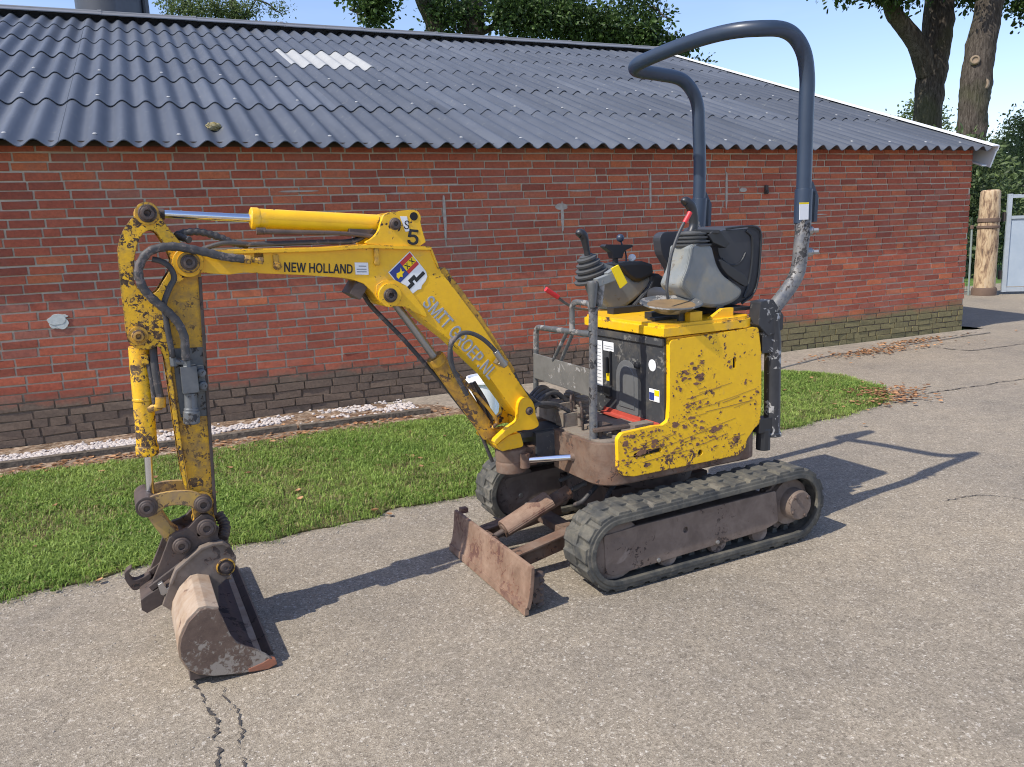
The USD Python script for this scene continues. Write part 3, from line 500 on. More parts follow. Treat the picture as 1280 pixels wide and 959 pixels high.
plain('cut_wood', (0.24, 0.18, 0.12), 0.9, var=0.3, scale=20)
def spray(n, size, spread, seed, slim=0.5):
    r = np.random.default_rng(seed); V, F = [], []
    for i in range(n):
        c = r.normal(0, spread, 3) * (1, 1, 0.75); d = r.normal(0, 1, 3) + c / (np.linalg.norm(c) + 1e-6) * 0.8 + np.array([0, 0, -0.25]); d /= np.linalg.norm(d); s = np.cross(d, r.normal(0, 1, 3)); s /= np.linalg.norm(s) + 1e-9; up = np.cross(s, d)
        L = size * r.uniform(0.6, 1.25); W = L * slim * r.uniform(0.8, 1.2); k = len(V)
        V += [c, c + d * L * 0.35 + s * W * 0.42, c + d * L * 0.75 + s * W * 0.5 - up * W * 0.1, c + d * L - up * W * 0.2, c + d * L * 0.75 - s * W * 0.5 - up * W * 0.1, c + d * L * 0.35 - s * W * 0.42, c + d * L * 0.5 + up * W * 0.18]
        F += [[k, k + 1, k + 6], [k + 1, k + 2, k + 6], [k + 2, k + 3, k + 6], [k + 3, k + 4, k + 6], [k + 4, k + 5, k + 6], [k + 5, k, k + 6]]
    return trimesh.Trimesh(V, F, process=False)
def rquat(r, n):
    q = r.normal(0, 1, (n, 4)); q /= np.linalg.norm(q, axis=1, keepdims=True); return [Gf.Quath(*map(float, x)) for x in q]
SPR = {'oak_leaf': [spray(20, 0.13, 0.17, 60 + k) for k in range(4)], 'pale_leaf': [spray(18, 0.11, 0.16, 70 + k, 0.45) for k in range(3)], 'hedge_leaf': [spray(26, 0.11, 0.16, 80 + k, 0.4) for k in range(4)]}
def crown(tree, centres, leaf, seed, scale=(0.7, 1.3)):
    r = np.random.default_rng(seed); pts = np.asarray(centres); ps = SPR[leaf]
    return instancer(free(f'{path_of(tree)}/crown'), ps, [MATS[leaf]] * len(ps), pts, r.integers(0, len(ps), len(pts)), None, r.uniform(*scale, len(pts)), quats=rquat(r, len(pts)))
def cluster(c, rad, n, seed, flat=0.7, gap=0.42):
    """Leaf-spray centres filling an uneven cloud round c."""
    r = np.random.default_rng(seed); P = r.normal(0, 1, (n * 3, 3)); P /= np.linalg.norm(P, axis=1, keepdims=True); P *= r.uniform(0, 1, (n * 3, 1)) ** 0.45
    P = P * np.array([1, 1, flat]) * rad + c; keep = meshkit.fbm(P * 1.1, 3, seed) > gap; return P[keep][:n]
def limb(p, q, r0, r1, seed, bend=0.12, n=7):
    r = np.random.default_rng(seed); p, q = np.asarray(p, float), np.asarray(q, float); t = np.linspace(0, 1, n); P = p + np.outer(t, q - p); L = np.linalg.norm(q - p)
    P[1:-1] += r.normal(0, bend * L / n, (n - 2, 3)); return tube(P, np.linspace(r0, r1, n), 12)
def bumpy(m, amp, seed): return rough_up(rough_up(m, amp * 1.3, 3.0, seed), amp * 0.5, 11.0, seed + 2)

# two big oaks to the right, behind the gable
t = thing('oak_tree', 'forked dark oak trunk beyond the white verge, left of the two bare trunks', 'tree')
trk = bumpy(cat(tube([(20.7, 17, 0), (20.74, 17, 2.2), (20.79, 17, 4.1), (20.9, 17, 5.3), (20.98, 17, 6.3), (21.1, 17, 8.5), (21.3, 17.1, 11)], [0.5, 0.42, 0.385, 0.39, 0.42, 0.36, 0.24], 20, per=8)), 0.05, 3)
obj('trunk', trk, MATS['bark'], t, smooth=60)
obj('limb', bumpy(tube([(20.7, 17, 5.35), (20.3, 16.95, 5.95), (19.7, 16.9, 6.45), (19.15, 16.9, 6.85), (18.7, 16.8, 7.3), (17.6, 16.6, 7.9), (16.5, 16.3, 8.2)], [0.3, 0.27, 0.23, 0.21, 0.17, 0.11, 0.05], 14), 0.03, 4), MATS['bark'], t, smooth=60)
objs('limb', (limb((18.9, 16.9, 7.1), (17.2, 16.4, 6.95), 0.06, 0.02, 5), limb((18.5, 16.8, 7.35), (18.9, 16.0, 7.0), 0.05, 0.015, 6), limb((17.6, 16.6, 7.9), (17.3, 15.8, 7.0), 0.05, 0.015, 7), limb((21.0, 17, 7.6), (22.3, 16.4, 7.7), 0.08, 0.02, 8)), MATS['bark'], t, smooth=60)
cc = [cluster((17.0, 16.3, 7.3), (1.0, 0.8, 0.36), 90, 1), cluster((18.4, 16.1, 7.2), (1.0, 0.7, 0.33), 90, 2), cluster((19.6, 16.3, 7.5), (0.9, 0.8, 0.33), 60, 3), cluster((21.9, 16.4, 7.45), (0.8, 0.6, 0.33), 50, 4), cluster((19, 17, 10), (3.4, 3, 2.0), 380, 5), cluster((22, 18, 11.5), (3, 3, 2.2), 300, 6)]
crown(t, np.vstack(cc), 'oak_leaf', 5)
t = thing('oak_tree', 'leaning grey-brown oak trunk with round sawn knots, rightmost above the verge', 'tree')
obj('trunk', bumpy(tube([(19.9, 15, 0), (19.97, 15, 2.0), (20.03, 15, 3.4), (20.06, 15, 4.2), (20.08, 15, 4.8), (20.22, 15, 5.8), (20.42, 15, 6.9), (20.7, 15.1, 9.5)], [0.45, 0.39, 0.36, 0.36, 0.37, 0.35, 0.33, 0.24], 20, per=8), 0.04, 8), MATS['bark'], t, smooth=60)
kd = np.array([-0.75, -0.6, 0.05]); kd /= np.linalg.norm(kd)
for (kx, ky, kz, kr) in ((19.96, 14.74, 4.62, 0.15), (19.77, 14.83, 5.22, 0.1)):
    c0 = np.array([kx, ky, kz])
    obj('branch_knot', lathe([(kr * 1.25, -0.1), (kr * 1.2, 0.02), (kr * 1.0, 0.07), (kr * 0.72, 0.075), (kr * 0.6, 0.045), (0.001, 0.04)], c0, kd, 18), MATS['cut_wood'], t, smooth=50)
objs('limb', (limb((20.5, 15, 7.0), (22.3, 14.6, 7.0), 0.08, 0.02, 18), limb((20.45, 15, 7.0), (19.2, 14.3, 7.2), 0.07, 0.02, 19)), MATS['bark'], t, smooth=60)
crown(t, np.vstack([cluster((21.6, 14.6, 6.8), (1.0, 0.6, 0.34), 80, 11), cluster((22.6, 14.9, 6.7), (0.8, 0.6, 0.34), 60, 12), cluster((19.3, 14.4, 7.2), (0.5, 0.5, 0.25), 14, 13), cluster((20.5, 15, 10), (3, 2.6, 2), 380, 14)]), 'oak_leaf', 15)

# oaks standing behind the roof, only their crowns and trunk tops show
def roof_oak(label, segs, trunk, seed, leaf='oak_leaf'):
    t = thing('oak_tree', label, 'tree'); obj('trunk', bumpy(trunk, 0.04, seed), MATS['bark'], t, smooth=60)
    tw = []
    for k, (c, rad, n) in enumerate(segs):
        r = np.random.default_rng(seed + k); c = np.array(c)
        for j in range(3): tw.append(limb(c + (r.normal(0, 0.3), 0.4, rad[2] * 0.8), c + r.normal(0, 0.5, 3) * rad, 0.05, 0.012, seed * 7 + k * 3 + j))
    objs('limb', tw, MATS['bark'], t, smooth=60)
    crown(t, np.vstack([cluster(c, rad, n, seed * 11 + k) for k, (c, rad, n) in enumerate(segs)]), leaf, seed); return t
roof_oak('dark leafy oak crown behind the roof ridge, its trunk leaning left', [((5.95, 21.5, 7.5), (0.8, 0.9, 0.55), 100), ((5.8, 21.6, 7.05), (0.35, 0.5, 0.3), 26), ((8.15, 21.8, 7.3), (0.8, 0.8, 0.6), 95), ((6.9, 22, 9.6), (2.6, 2.2, 1.3), 300)],
         tube([(8.0, 22, 0), (7.85, 22, 4), (7.71, 22, 6.7), (7.42, 22, 7.7), (7.0, 22, 9.5)], [0.4, 0.3, 0.23, 0.24, 0.15], 16), 21)
roof_oak('wide dark oak crown behind the roof ridge, thick upright trunk at its left', [((9.9, 21.2, 7.2), (0.85, 0.7, 0.75), 150), ((11.3, 21.3, 7.15), (0.9, 0.8, 0.75), 165), ((12.7, 21.5, 7.05), (0.95, 0.8, 0.72), 150), ((14.0, 21.7, 6.9), (0.85, 0.8, 0.62), 120), ((15.1, 21.8, 6.75), (0.7, 0.6, 0.5), 70), ((16.3, 21.8, 6.35), (0.35, 0.4, 0.2), 7), ((14.2, 22, 7.8), (1.2, 1, 0.6), 60), ((10.8, 22, 7.9), (1.8, 1.3, 0.6), 90), ((12.5, 23, 10), (3.6, 3, 1.6), 500)],
         cat(tube([(8.9, 22, 0), (8.85, 22, 4), (8.82, 22, 6.8), (8.85, 22, 8), (9.0, 22, 10)], [0.45, 0.34, 0.3, 0.3, 0.2], 16), tube([(9.0, 22, 6.9), (9.8, 21.8, 7.2), (10.4, 21.6, 7.0), (10.55, 21.5, 6.2)], [0.09, 0.07, 0.06, 0.05], 10), limb((9.6, 22, 8.5), (14.5, 21.8, 7.1), 0.1, 0.03, 50)), 31)
t = thing('small_tree', 'loose thin-leaved tree tips rising over the ridge near the roof vent', 'tree')
obj('trunk', limb((2.3, 24, 0), (2.6, 24, 8.5), 0.2, 0.08, 61), MATS['bark'], t, smooth=60)
objs('limb', ([limb((2.4, 24, 6.5), (x, 23.8, z), 0.05, 0.012, int(100 * x + 500)) for x, z in ((0.9, 7.7), (1.6, 7.5), (2.1, 7.8), (3.0, 7.6), (3.3, 7.9))] + [limb((2.6, 24, 8.3), (3.95, 23.8, 7.5), 0.04, 0.01, 3), limb((2.6, 24, 8.4), (3.8, 23.8, 8.2), 0.04, 0.01, 4)]), MATS['bark'], t, smooth=60)
crown(t, np.vstack([cluster((2.1, 23.9, 7.4), (1.3, 0.5, 0.3), 60, 67), cluster((1.5, 23.8, 7.5), (0.8, 0.5, 0.42), 110, 62, gap=0.4), cluster((2.55, 23.8, 7.5), (0.75, 0.5, 0.4), 100, 63, gap=0.4), cluster((3.85, 23.8, 7.65), (0.4, 0.4, 0.3), 15, 64), cluster((3.2, 23.8, 7.8), (0.25, 0.3, 0.3), 8, 66), cluster((2.5, 24, 9.3), (1.9, 1.6, 1.0), 110, 65)]), 'pale_leaf', 66, (0.5, 0.9))
# hedge and shrubs at the right
def hedge(name, label, blobs, leaf, seed, trunks):
    t = thing(name, label, 'tree'); objs('trunk', [limb(*q) for q in trunks], MATS['bark'], t, smooth=60)
    C = []
    for k, (c, rad, n) in enumerate(blobs):
        r = np.random.default_rng(seed + k); P = r.normal(0, 1, (n, 3)); P /= np.linalg.norm(P, axis=1, keepdims=True); P *= (0.86 + 0.2 * meshkit.fbm(P * 2.2 + seed, 3, seed + k))[:, None] * r.uniform(0.75, 1.03, (n, 1)); C.append(P * rad + c)
    C = np.vstack(C); C = C[C[:, 2] > 0.1]; crown(t, C, leaf, seed, (0.8, 1.5)); return t
hedge('yew_tree', 'dense dark green yew mass rising behind the grey gate', [((28.2, 18.5, 2.3), (2.4, 1.8, 2.5), 720), ((25.6, 17.6, 1.5), (1.7, 1.4, 2.1), 460), ((30.5, 19.0, 2.6), (2.4, 1.8, 2.5), 480)], 'hedge_leaf', 101, [((28, 18.5, 0), (28, 18.5, 3), 0.2, 0.1, 1), ((25.6, 17.6, 0), (25.6, 17.6, 2.2), 0.15, 0.06, 2)])
hedge('dark_shrub', 'dark shrub between the barn gable and the wooden gate post', [((23.3, 17.0, 1.3), (1.5, 1.2, 2.0), 420), ((21.5, 17.6, 1.2), (1.4, 1.2, 1.9), 300)], 'hedge_leaf', 111, [((23.3, 17, 0), (23.3, 17, 2), 0.1, 0.05, 3)])
hedge('leafy_shrub', 'green leafy shrub close beside the barn corner, behind the wire fence', [((16.0, 12.4, 1.35), (0.85, 0.7, 1.6), 330), ((17.2, 13.0, 1.5), (0.9, 0.8, 1.5), 260), ((18.6, 13.6, 1.2), (1.0, 0.8, 1.5), 240)], 'hedge_leaf', 141, [((16.0, 12.4, 0), (16.0, 12.4, 1.8), 0.06, 0.03, 6)])
hedge('pale_tree', 'pale green small tree seen between the two bare trunks', [((27.2, 22.5, 4.4), (1.0, 1.0, 1.35), 170), ((25.7, 22, 3.4), (1.6, 1, 1.3), 150)], 'pale_leaf', 121, [((27.2, 22.5, 0), (27.2, 22.5, 4.5), 0.12, 0.05, 4)])
hedge('field_hedge', 'long field hedge far behind the gate and the barn gable', [((x, 40 + 0.35 * (x - 35), 1.4), (3.2, 1.5, 2.3), 260) for x in range(26, 90, 4)], 'hedge_leaf', 131, [((44, 43, 0), (44, 43, 2), 0.1, 0.05, 5)])

# gate, post and wire fence
worn('gate_paint', (0.3, 0.36, 0.42), (0.36, 0.42, 0.47), t=0.75, rough=0.45, big=1.5)
worn('gate_frame', (0.42, 0.46, 0.49), (0.34, 0.38, 0.41), t=0.72, rough=0.5, big=1.5, metallic=0.3)
GA, GB = np.array([12.86, 8.9, 0]), np.array([15.4, 7.05, 0]); gd = (GB - GA) / np.linalg.norm(GB - GA); gl = np.linalg.norm(GB - GA)
gate = thing('farm_gate', 'grey sheet metal gate hanging beside the peeled wooden post', 'gate', GA, math.degrees(math.atan2(gd[1], gd[0])))
obj('gate_panel', cat(box((gl / 2, 0, 0.68), (gl - 0.12, 0.012, 1.1)), *[box((x, -0.008, 0.68), (0.02, 0.012, 1.08)) for x in np.arange(0.5, gl, 0.62)]), MATS['gate_paint'], gate)
for z, w in ((0.08, 0.07), (1.26, 0.05), (1.6, 0.06)): obj('gate_rail', box((gl / 2, 0, z), (gl, 0.05, w)), MATS['gate_frame'], gate)
for x in (0.03, gl - 0.03): obj('gate_stile', box((x, -0.002, 0.84), (0.065, 0.056, 1.6)), MATS['gate_frame'], gate)
obj('gate_hinge', cat(cyl((-0.04, 0, 1.2), (-0.04, 0, 1.35), 0.03, 10), cyl((-0.04, 0, 0.25), (-0.04, 0, 0.4), 0.03, 10)), MATS['old_iron'], gate)
mat('peeled_wood', {'geo': ('geometry', {}), 'mp': ('mapping', {'scale': (6, 6, 1.6)}), 'n': ('noise_texture', {'scale': 3.0, 'detail': 7.0, 'roughness': 0.65, 'distortion': 0.5}), 'r': ('rgb_ramp', {'ramp': [(0.34, (0.1, 0.065, 0.045)), (0.44, (0.26, 0.17, 0.1)), (0.56, (0.5, 0.37, 0.22)), (0.66, (0.42, 0.33, 0.23)), (0.78, (0.36, 0.35, 0.3))]}), 'bump': ('bump', {'strength': 0.6, 'distance': 0.02}), 'p': ('principled_bsdf', {'roughness': 0.85})},
    [('geo.position', 'mp.vector'), ('mp.vector', 'n.vector'), ('n.fac', 'r.fac'), ('r.color', 'p.base_color'), ('n.fac', 'bump.height'), ('bump.normal', 'p.normal')], 'p.BSDF')
plain('wood_band', (0.13, 0.085, 0.06), 0.8, var=0.3)
plain('fence_green', (0.02, 0.045, 0.03), 0.5)
post = thing('gate_post', 'thick peeled wooden post with dark bands between barn and gate', 'post', (12.6, 9.02, 0))
obj('log', rough_up(lathe([(0.001, 0), (0.165, 0), (0.16, 0.5), (0.158, 1.1), (0.152, 1.6), (0.146, 1.69), (0.12, 1.715), (0.001, 1.72)], n=24).subdivide(), 0.008, 7, 3), MATS['peeled_wood'], post, smooth=50)
obj('iron_band', cat(lathe([(0.165, 1.2), (0.17, 1.205), (0.17, 1.26), (0.165, 1.265)], n=24), lathe([(0.165, 1.1), (0.172, 1.105), (0.172, 1.14), (0.165, 1.145)], n=24)), MATS['wood_band'], post, smooth=40)
obj('post_foot', lathe([(0.19, 0), (0.19, 0.1), (0.175, 0.13), (0.16, 0.13)], n=24), MATS['wood_band'], post, smooth=40)
fence = thing('wire_fence', 'green wire fence with thin posts between barn and wooden post', 'fence')
for p in ((12.15, 9.45), (11.4, 9.75), (10.4, 10.1)): obj('fence_post', cyl((*p, 0), (*p, 1.35), 0.025, 10), MATS['fence_green'], fence)
fp = [np.array([12.45, 9.2]), np.array([12.15, 9.45]), np.array([11.4, 9.75]), np.array([10.4, 10.1])]; wires = []
for a, b in zip(fp, fp[1:]):
    for z in np.arange(0.1, 1.35, 0.13): wires.append(cyl((*a, z), (*b, z), 0.004, 5))
    for k in np.arange(0, 1, 0.07): q = a + (b - a) * k; wires.append(cyl((*q, 0.05), (*q, 1.3), 0.003, 4))
obj('wire_mesh', cat(wires), MATS['fence_green'], fence)
plain('white_pole', (0.2, 0.24, 0.22), 0.6, var=0.1)
st = thing('marker_stake', 'thin grey stake leaning by the wire fence left of the wooden post', 'stake', (12.4, 9.15, 0))
obj('stake_rod', cyl((0, 0, 0), (0.05, 0.05, 1.1), 0.016, 10), MATS['white_pole'], st)
obj('stake_cap', lathe([(0.03, 0), (0.03, 0.05), (0.001, 0.06)], (0.05, 0.05, 1.1), n=10), MATS['wood_band'], st)

# ================================================================ the excavator: side profiles in metres, (a back along the machine, z up)
SH = {
    'boom': [(-1.7251, 1.3083), (-1.7064, 1.3252), (-1.6729, 1.3211), (-1.6356, 1.3258), (-1.5096, 1.3241), (-1.2829, 1.3194), (-1.1118, 1.3231), (-0.9932, 1.3152), (-0.8766, 1.3044), (-0.8578, 1.251), (-0.8381, 1.2086), (-0.6916, 1.0043), (-0.5054, 0.71), (-0.471, 0.6559), (-0.4688, 0.619), (-0.499, 0.5999), (-0.5423, 0.6127), (-0.5695, 0.6494), (-0.6597, 0.7853), (-0.7331, 0.8619), (-0.8119, 0.9429), (-0.9191, 1.036), (-0.9626, 1.09), (-0.9953, 1.1101), (-1.0199, 1.109), (-1.0478, 1.1023), (-1.0744, 1.1102), (-1.0914, 1.123), (-1.1073, 1.15), (-1.1372, 1.1834), (-1.1738, 1.1998), (-1.2076, 1.2087), (-1.3461, 1.227), (-1.543, 1.2466), (-1.5942, 1.2431), (-1.68, 1.2546), (-1.7147, 1.2489), (-1.7314, 1.2729)],
    'knee_bracket': [(-1.1259, 1.3292), (-1.0957, 1.342), (-1.0703, 1.3663), (-1.0553, 1.4106), (-1.0422, 1.427), (-0.9939, 1.4342), (-0.9391, 1.4385), (-0.918, 1.4323), (-0.9083, 1.4121), (-0.9118, 1.3865), (-0.9044, 1.3576), (-0.8933, 1.3081), (-0.9936, 1.3095), (-1.112, 1.3203)],
    'hose_guard': [(-0.844, 1.2178), (-0.8211, 1.2254), (-0.6895, 1.0443), (-0.5413, 0.7992), (-0.5601, 0.7787), (-0.6609, 0.9392), (-0.755, 1.0709)],
    'dipper': [(-1.7218, 1.3055), (-1.7003, 1.3249), (-1.6801, 1.3086), (-1.6745, 1.2695), (-1.6876, 1.0999), (-1.6915, 0.9934), (-1.6978, 0.8857), (-1.705, 0.7211), (-1.7124, 0.5531), (-1.7195, 0.4106), (-1.7353, 0.3848), (-1.7666, 0.3826), (-1.7843, 0.4094), (-1.7887, 0.5103), (-1.7973, 0.7075), (-1.7984, 0.8979), (-1.8022, 0.973), (-1.7989, 1.1093), (-1.7898, 1.212), (-1.7637, 1.2744)],
    'dipper_bracket': [(-1.8321, 1.4593), (-1.8144, 1.4736), (-1.7944, 1.4682), (-1.781, 1.4433), (-1.7658, 1.4131), (-1.748, 1.3825), (-1.7274, 1.3541), (-1.7069, 1.3227), (-1.6917, 1.2836), (-1.7152, 1.2464), (-1.7514, 1.223), (-1.7924, 1.218), (-1.8021, 1.1109), (-1.8024, 0.9805), (-1.7975, 0.7167), (-1.7946, 0.5388), (-1.805, 0.5351), (-1.8108, 0.6859), (-1.8154, 0.9291), (-1.8176, 0.9952), (-1.8302, 1.0305), (-1.8501, 1.0221), (-1.874, 1.0193), (-1.9072, 1.033), (-1.9202, 1.0599), (-1.9176, 1.1207), (-1.9177, 1.1962), (-1.9155, 1.2708), (-1.9127, 1.3323), (-1.9038, 1.3687), (-1.886, 1.4047), (-1.8598, 1.4356)],
    'dipper_bracket_hole': [(-1.8801, 1.2438), (-1.8675, 1.3129), (-1.8529, 1.3592), (-1.8309, 1.3905), (-1.8117, 1.3972), (-1.7964, 1.3893), (-1.7813, 1.3588), (-1.7647, 1.3178), (-1.7597, 1.2771), (-1.7902, 1.2382), (-1.8158, 1.1992), (-1.8398, 1.1932), (-1.866, 1.2077)],
    'dipper_patch': [(-1.7904, 1.0144), (-1.6949, 1.0101), (-1.6986, 0.8806), (-1.7045, 0.777), (-1.7891, 0.7834), (-1.7912, 0.8974)],
    'arm_cylinder': [(-1.8055, 0.03, 1.4488), (-1.4931, 0.03, 1.4249), (-1.4985, 0.03, 1.4224), (-1.0587, 0.03, 1.3928), (-0.9891, 0.03, 1.3906)],
    'pins': [(-1.8152, -0.03, 1.4467), (-1.7127, -0.03, 1.2898), (-1.8847, -0.03, 1.0666), (-1.7532, -0.03, 0.402), (-1.837, -0.03, 0.3567), (-1.7082, -0.03, 0.2579), (-1.0483, -0.03, 1.1372), (-1.0091, -0.03, 1.3895), (-0.9376, -0.03, 1.4158), (-1.926, -0.03, 0.5075), (-1.7546, -0.03, 0.4854), (-0.5084, -0.03, 0.6378), (-1.3969, -0.03, 1.2652), (-1.1409, -0.03, 1.2487)],
    'bucket_cylinder': [(-1.8835, 0.03, 1.0607), (-1.893, 0.03, 0.8353), (-1.9025, 0.03, 0.6588), (-1.8995, 0.03, 0.6528), (-1.9118, 0.03, 0.4812)],
    'dipper_link': [(-1.9384, 0.5089), (-1.9265, 0.5285), (-1.9059, 0.5411), (-1.869, 0.5452), (-1.8276, 0.5429), (-1.7885, 0.5357), (-1.7669, 0.526), (-1.7507, 0.5117), (-1.7456, 0.4881), (-1.7604, 0.4683), (-1.7831, 0.4699), (-1.7988, 0.4871), (-1.8327, 0.4965), (-1.8671, 0.4976), (-1.888, 0.4851), (-1.9065, 0.4721), (-1.9274, 0.4791)],
    'bucket_link': [(-1.933, 0.5059), (-1.9081, 0.5121), (-1.886, 0.4911), (-1.8759, 0.4497), (-1.8559, 0.406), (-1.8332, 0.384), (-1.8184, 0.3579), (-1.8264, 0.3308), (-1.8496, 0.3273), (-1.8704, 0.3434), (-1.8888, 0.3789), (-1.913, 0.4264), (-1.9303, 0.4664)],
    'coupler_plate': [(-1.9461, 0.2313), (-1.9082, 0.305), (-1.8693, 0.3871), (-1.8505, 0.4001), (-1.8276, 0.4037), (-1.8039, 0.413), (-1.7814, 0.434), (-1.7622, 0.4472), (-1.7421, 0.4431), (-1.7259, 0.4255), (-1.7193, 0.3896), (-1.7178, 0.3545), (-1.7, 0.298), (-1.7532, 0.2895), (-1.8136, 0.2773)],
    'coupler_bar': [(-1.9508, 0.2345), (-1.8071, 0.318), (-1.7915, 0.3203), (-1.7878, 0.3079), (-1.9034, 0.2401), (-1.9429, 0.2183)],
    'coupler_foot': [(-1.9798, 0.1954), (-1.959, 0.2072), (-1.9228, 0.2239), (-1.9039, 0.2163), (-1.8836, 0.2199), (-1.8816, 0.1935), (-1.912, 0.1665), (-1.9661, 0.146), (-1.9813, 0.1615)],
    'coupler_wedge': [(-1.924, 0.2416), (-1.9085, 0.2492), (-1.899, 0.224), (-1.8864, 0.2266), (-1.8906, 0.2105), (-1.9114, 0.2014), (-1.9183, 0.206)],
    'hook': [(-1.9914, 0.274), (-2.0069, 0.2688), (-2.021, 0.2546), (-2.021, 0.2341), (-2.0116, 0.2083), (-1.9969, 0.1841), (-1.9704, 0.1953), (-1.9367, 0.2227), (-1.9425, 0.239), (-1.9667, 0.227), (-1.9925, 0.2214), (-2.0058, 0.2364), (-2.0062, 0.254)],
    'bucket_ear': [(-1.9169, 0.1699), (-1.887, 0.2371), (-1.8623, 0.2799), (-1.8352, 0.2994), (-1.8051, 0.3212), (-1.7778, 0.3381), (-1.7438, 0.345), (-1.7103, 0.3434), (-1.6861, 0.3236), (-1.6715, 0.2852), (-1.677, 0.257), (-1.6961, 0.2261), (-1.7387, 0.195), (-1.7495, 0.091), (-1.8046, 0.1115), (-1.8649, 0.0509), (-1.8654, 0.1157)],
    'bucket_side': [(-1.8868, 0.1392), (-1.8804, 0.1691), (-1.855, 0.2146), (-1.8198, 0.2446), (-1.8014, 0.245), (-1.7667, 0.232), (-1.7587, 0.2072), (-1.7416, 0.1435), (-1.7257, 0.1118), (-1.6988, 0.0905), (-1.669, 0.0709), (-1.6417, 0.0463), (-1.6191, 0.0201), (-1.6177, 0.0085), (-1.6388, -0.002), (-1.7169, 0.0063), (-1.8014, 0.0226), (-1.8439, 0.041), (-1.8712, 0.0654), (-1.8872, 0.1075)],
    'boom_cyl': [(-1.0262, 1.1297), (-1.0195, 1.0936), (-0.886, 0.899), (-0.8639, 0.8842), (-0.646, 0.5426), (-0.6117, 0.5071)],
    'panel': [(-0.0522, 0.9139), (0.4037, 0.9266), (0.4237, 0.8149), (0.4284, 0.6108), (0.424, 0.5148), (0.3869, 0.4891), (0.3545, 0.4559), (0.3443, 0.4159), (0.312, 0.3899), (-0.2244, 0.391), (-0.2765, 0.4034), (-0.2981, 0.4297), (-0.2993, 0.5567), (-0.277, 0.5784), (-0.1272, 0.5849), (-0.085, 0.5819), (-0.0597, 0.5944), (-0.0534, 0.674)],
    'panel_marks': [(-0.2229, 0.4874), (-0.0972, 0.4898), (-0.0896, 0.4722), (-0.212, 0.4696), (0.1022, 0.4379), (0.2693, 0.8045), (0.2825, 0.7635)],
    'skirt_bottom': [(-0.4138, 0.3989), (-0.2876, 0.3679), (0.3691, 0.3585), (0.4192, 0.4062), (0.4208, 0.5276)],
    'near_pod': [(0.0261, 1.1396), (0.0458, 1.1698), (0.0657, 1.2314), (0.0776, 1.2714), (0.2431, 1.2644), (0.2558, 1.2223), (0.2729, 1.1763), (0.3071, 1.1322), (0.3717, 1.0953), (0.4112, 1.0695), (0.3986, 1.037), (0.3513, 1.0139), (0.2874, 1.0022), (0.2243, 1.0071), (0.154, 1.0256), (0.0932, 1.0494), (0.0415, 1.0754), (0.0102, 1.1029)],
    'near_boot': [(0.0776, 1.2683), (0.0855, 1.2959), (0.1093, 1.3137), (0.2099, 1.3101), (0.2387, 1.29), (0.2431, 1.2612)],
    'seat_back': [(0.3027, 1.3113), (0.3451, 1.3229), (0.5111, 1.324), (0.552, 1.3024), (0.5535, 1.2348), (0.5425, 1.116), (0.5255, 1.0587), (0.4811, 1.0171), (0.4145, 0.9946), (0.3704, 0.998), (0.3687, 1.1432), (0.3162, 1.219)],
    'far_pod': [(-0.0369, 1.1907), (-0.0028, 1.1961), (0.0829, 1.1771), (0.1575, 1.1694), (0.2146, 1.1144), (0.2597, 1.093), (0.315, 1.1121), (0.3475, 1.1214), (0.3519, 1.0985), (0.3236, 1.0588), (0.2585, 1.0105), (0.1807, 0.9713), (0.1002, 0.9664), (0.0479, 0.9817), (-0.0117, 1.0229), (-0.0399, 1.083)],
    'far_pod_top': [(0.1401, 1.185), (0.3342, 1.1822), (0.3475, 1.1214), (0.315, 1.1121), (0.2597, 1.093), (0.2146, 1.1144), (0.1661, 1.1579)],
    'far_boot': [(-0.0385, 1.1334), (-0.0416, 1.1731), (-0.0195, 1.2041), (0.0108, 1.2241), (0.0922, 1.202), (0.1221, 1.1677), (0.1216, 1.1421), (0.0684, 1.1124), (-0.0051, 1.1097)],
    'far_stick': [(0.0191, 0.28, 1.2165), (-0.001, 0.28, 1.2604), (-0.0126, 0.28, 1.3036), (-0.0289, 0.28, 1.3219)],
    'near_stick': [(0.1532, -0.27, 1.309), (0.1652, -0.27, 1.3399), (0.157, -0.27, 1.3837), (0.1409, -0.27, 1.4243), (0.1171, -0.27, 1.4341)],
    'near_lever': [(0.1086, -0.3, 1.3838), (0.0617, -0.3, 1.3118), (0.0265, -0.3, 1.2334), (0.0107, -0.3, 1.157), (0.0027, -0.3, 1.0984)],
    'far_lever': [(-0.1948, 0.33, 1.084), (-0.1419, 0.33, 1.0515), (-0.0759, 0.33, 1.0028), (0.0226, 0.33, 0.9729)],
    'pan': [(-0.1013, 1.0344), (0.1415, 1.0251), (0.0182, 1.0754), (0.0179, 1.0093)],
    'rops_near': [(0.6743, -0.33, 1.3614), (0.6794, -0.33, 1.5882), (0.6798, -0.33, 1.8094), (0.6794, -0.33, 1.9334)],
    'rops_top': [(0.68, -0.3091, 2.0296), (0.68, -0.2209, 2.1013), (0.68, 0.3436, 1.9686), (0.68, 0.421, 2.0445)],
    'rops_low': [(0.6548, -0.35, 1.3221), (0.6491, -0.35, 1.2303), (0.6345, -0.35, 1.1315), (0.6043, -0.35, 1.0834), (0.4738, -0.35, 0.9596), (0.4525, -0.35, 0.9315)],
    'rear_post': [(0.4817, -0.35, 0.9956), (0.5027, -0.35, 0.8733), (0.5057, -0.35, 0.599), (0.51, -0.35, 0.444)],
    'track_plate': [(-0.4269, 0.2235), (-0.2749, 0.2305), (0.3964, 0.2434), (0.4179, 0.1102), (0.3388, 0.0881), (-0.3952, 0.0664), (-0.4215, 0.0854)],
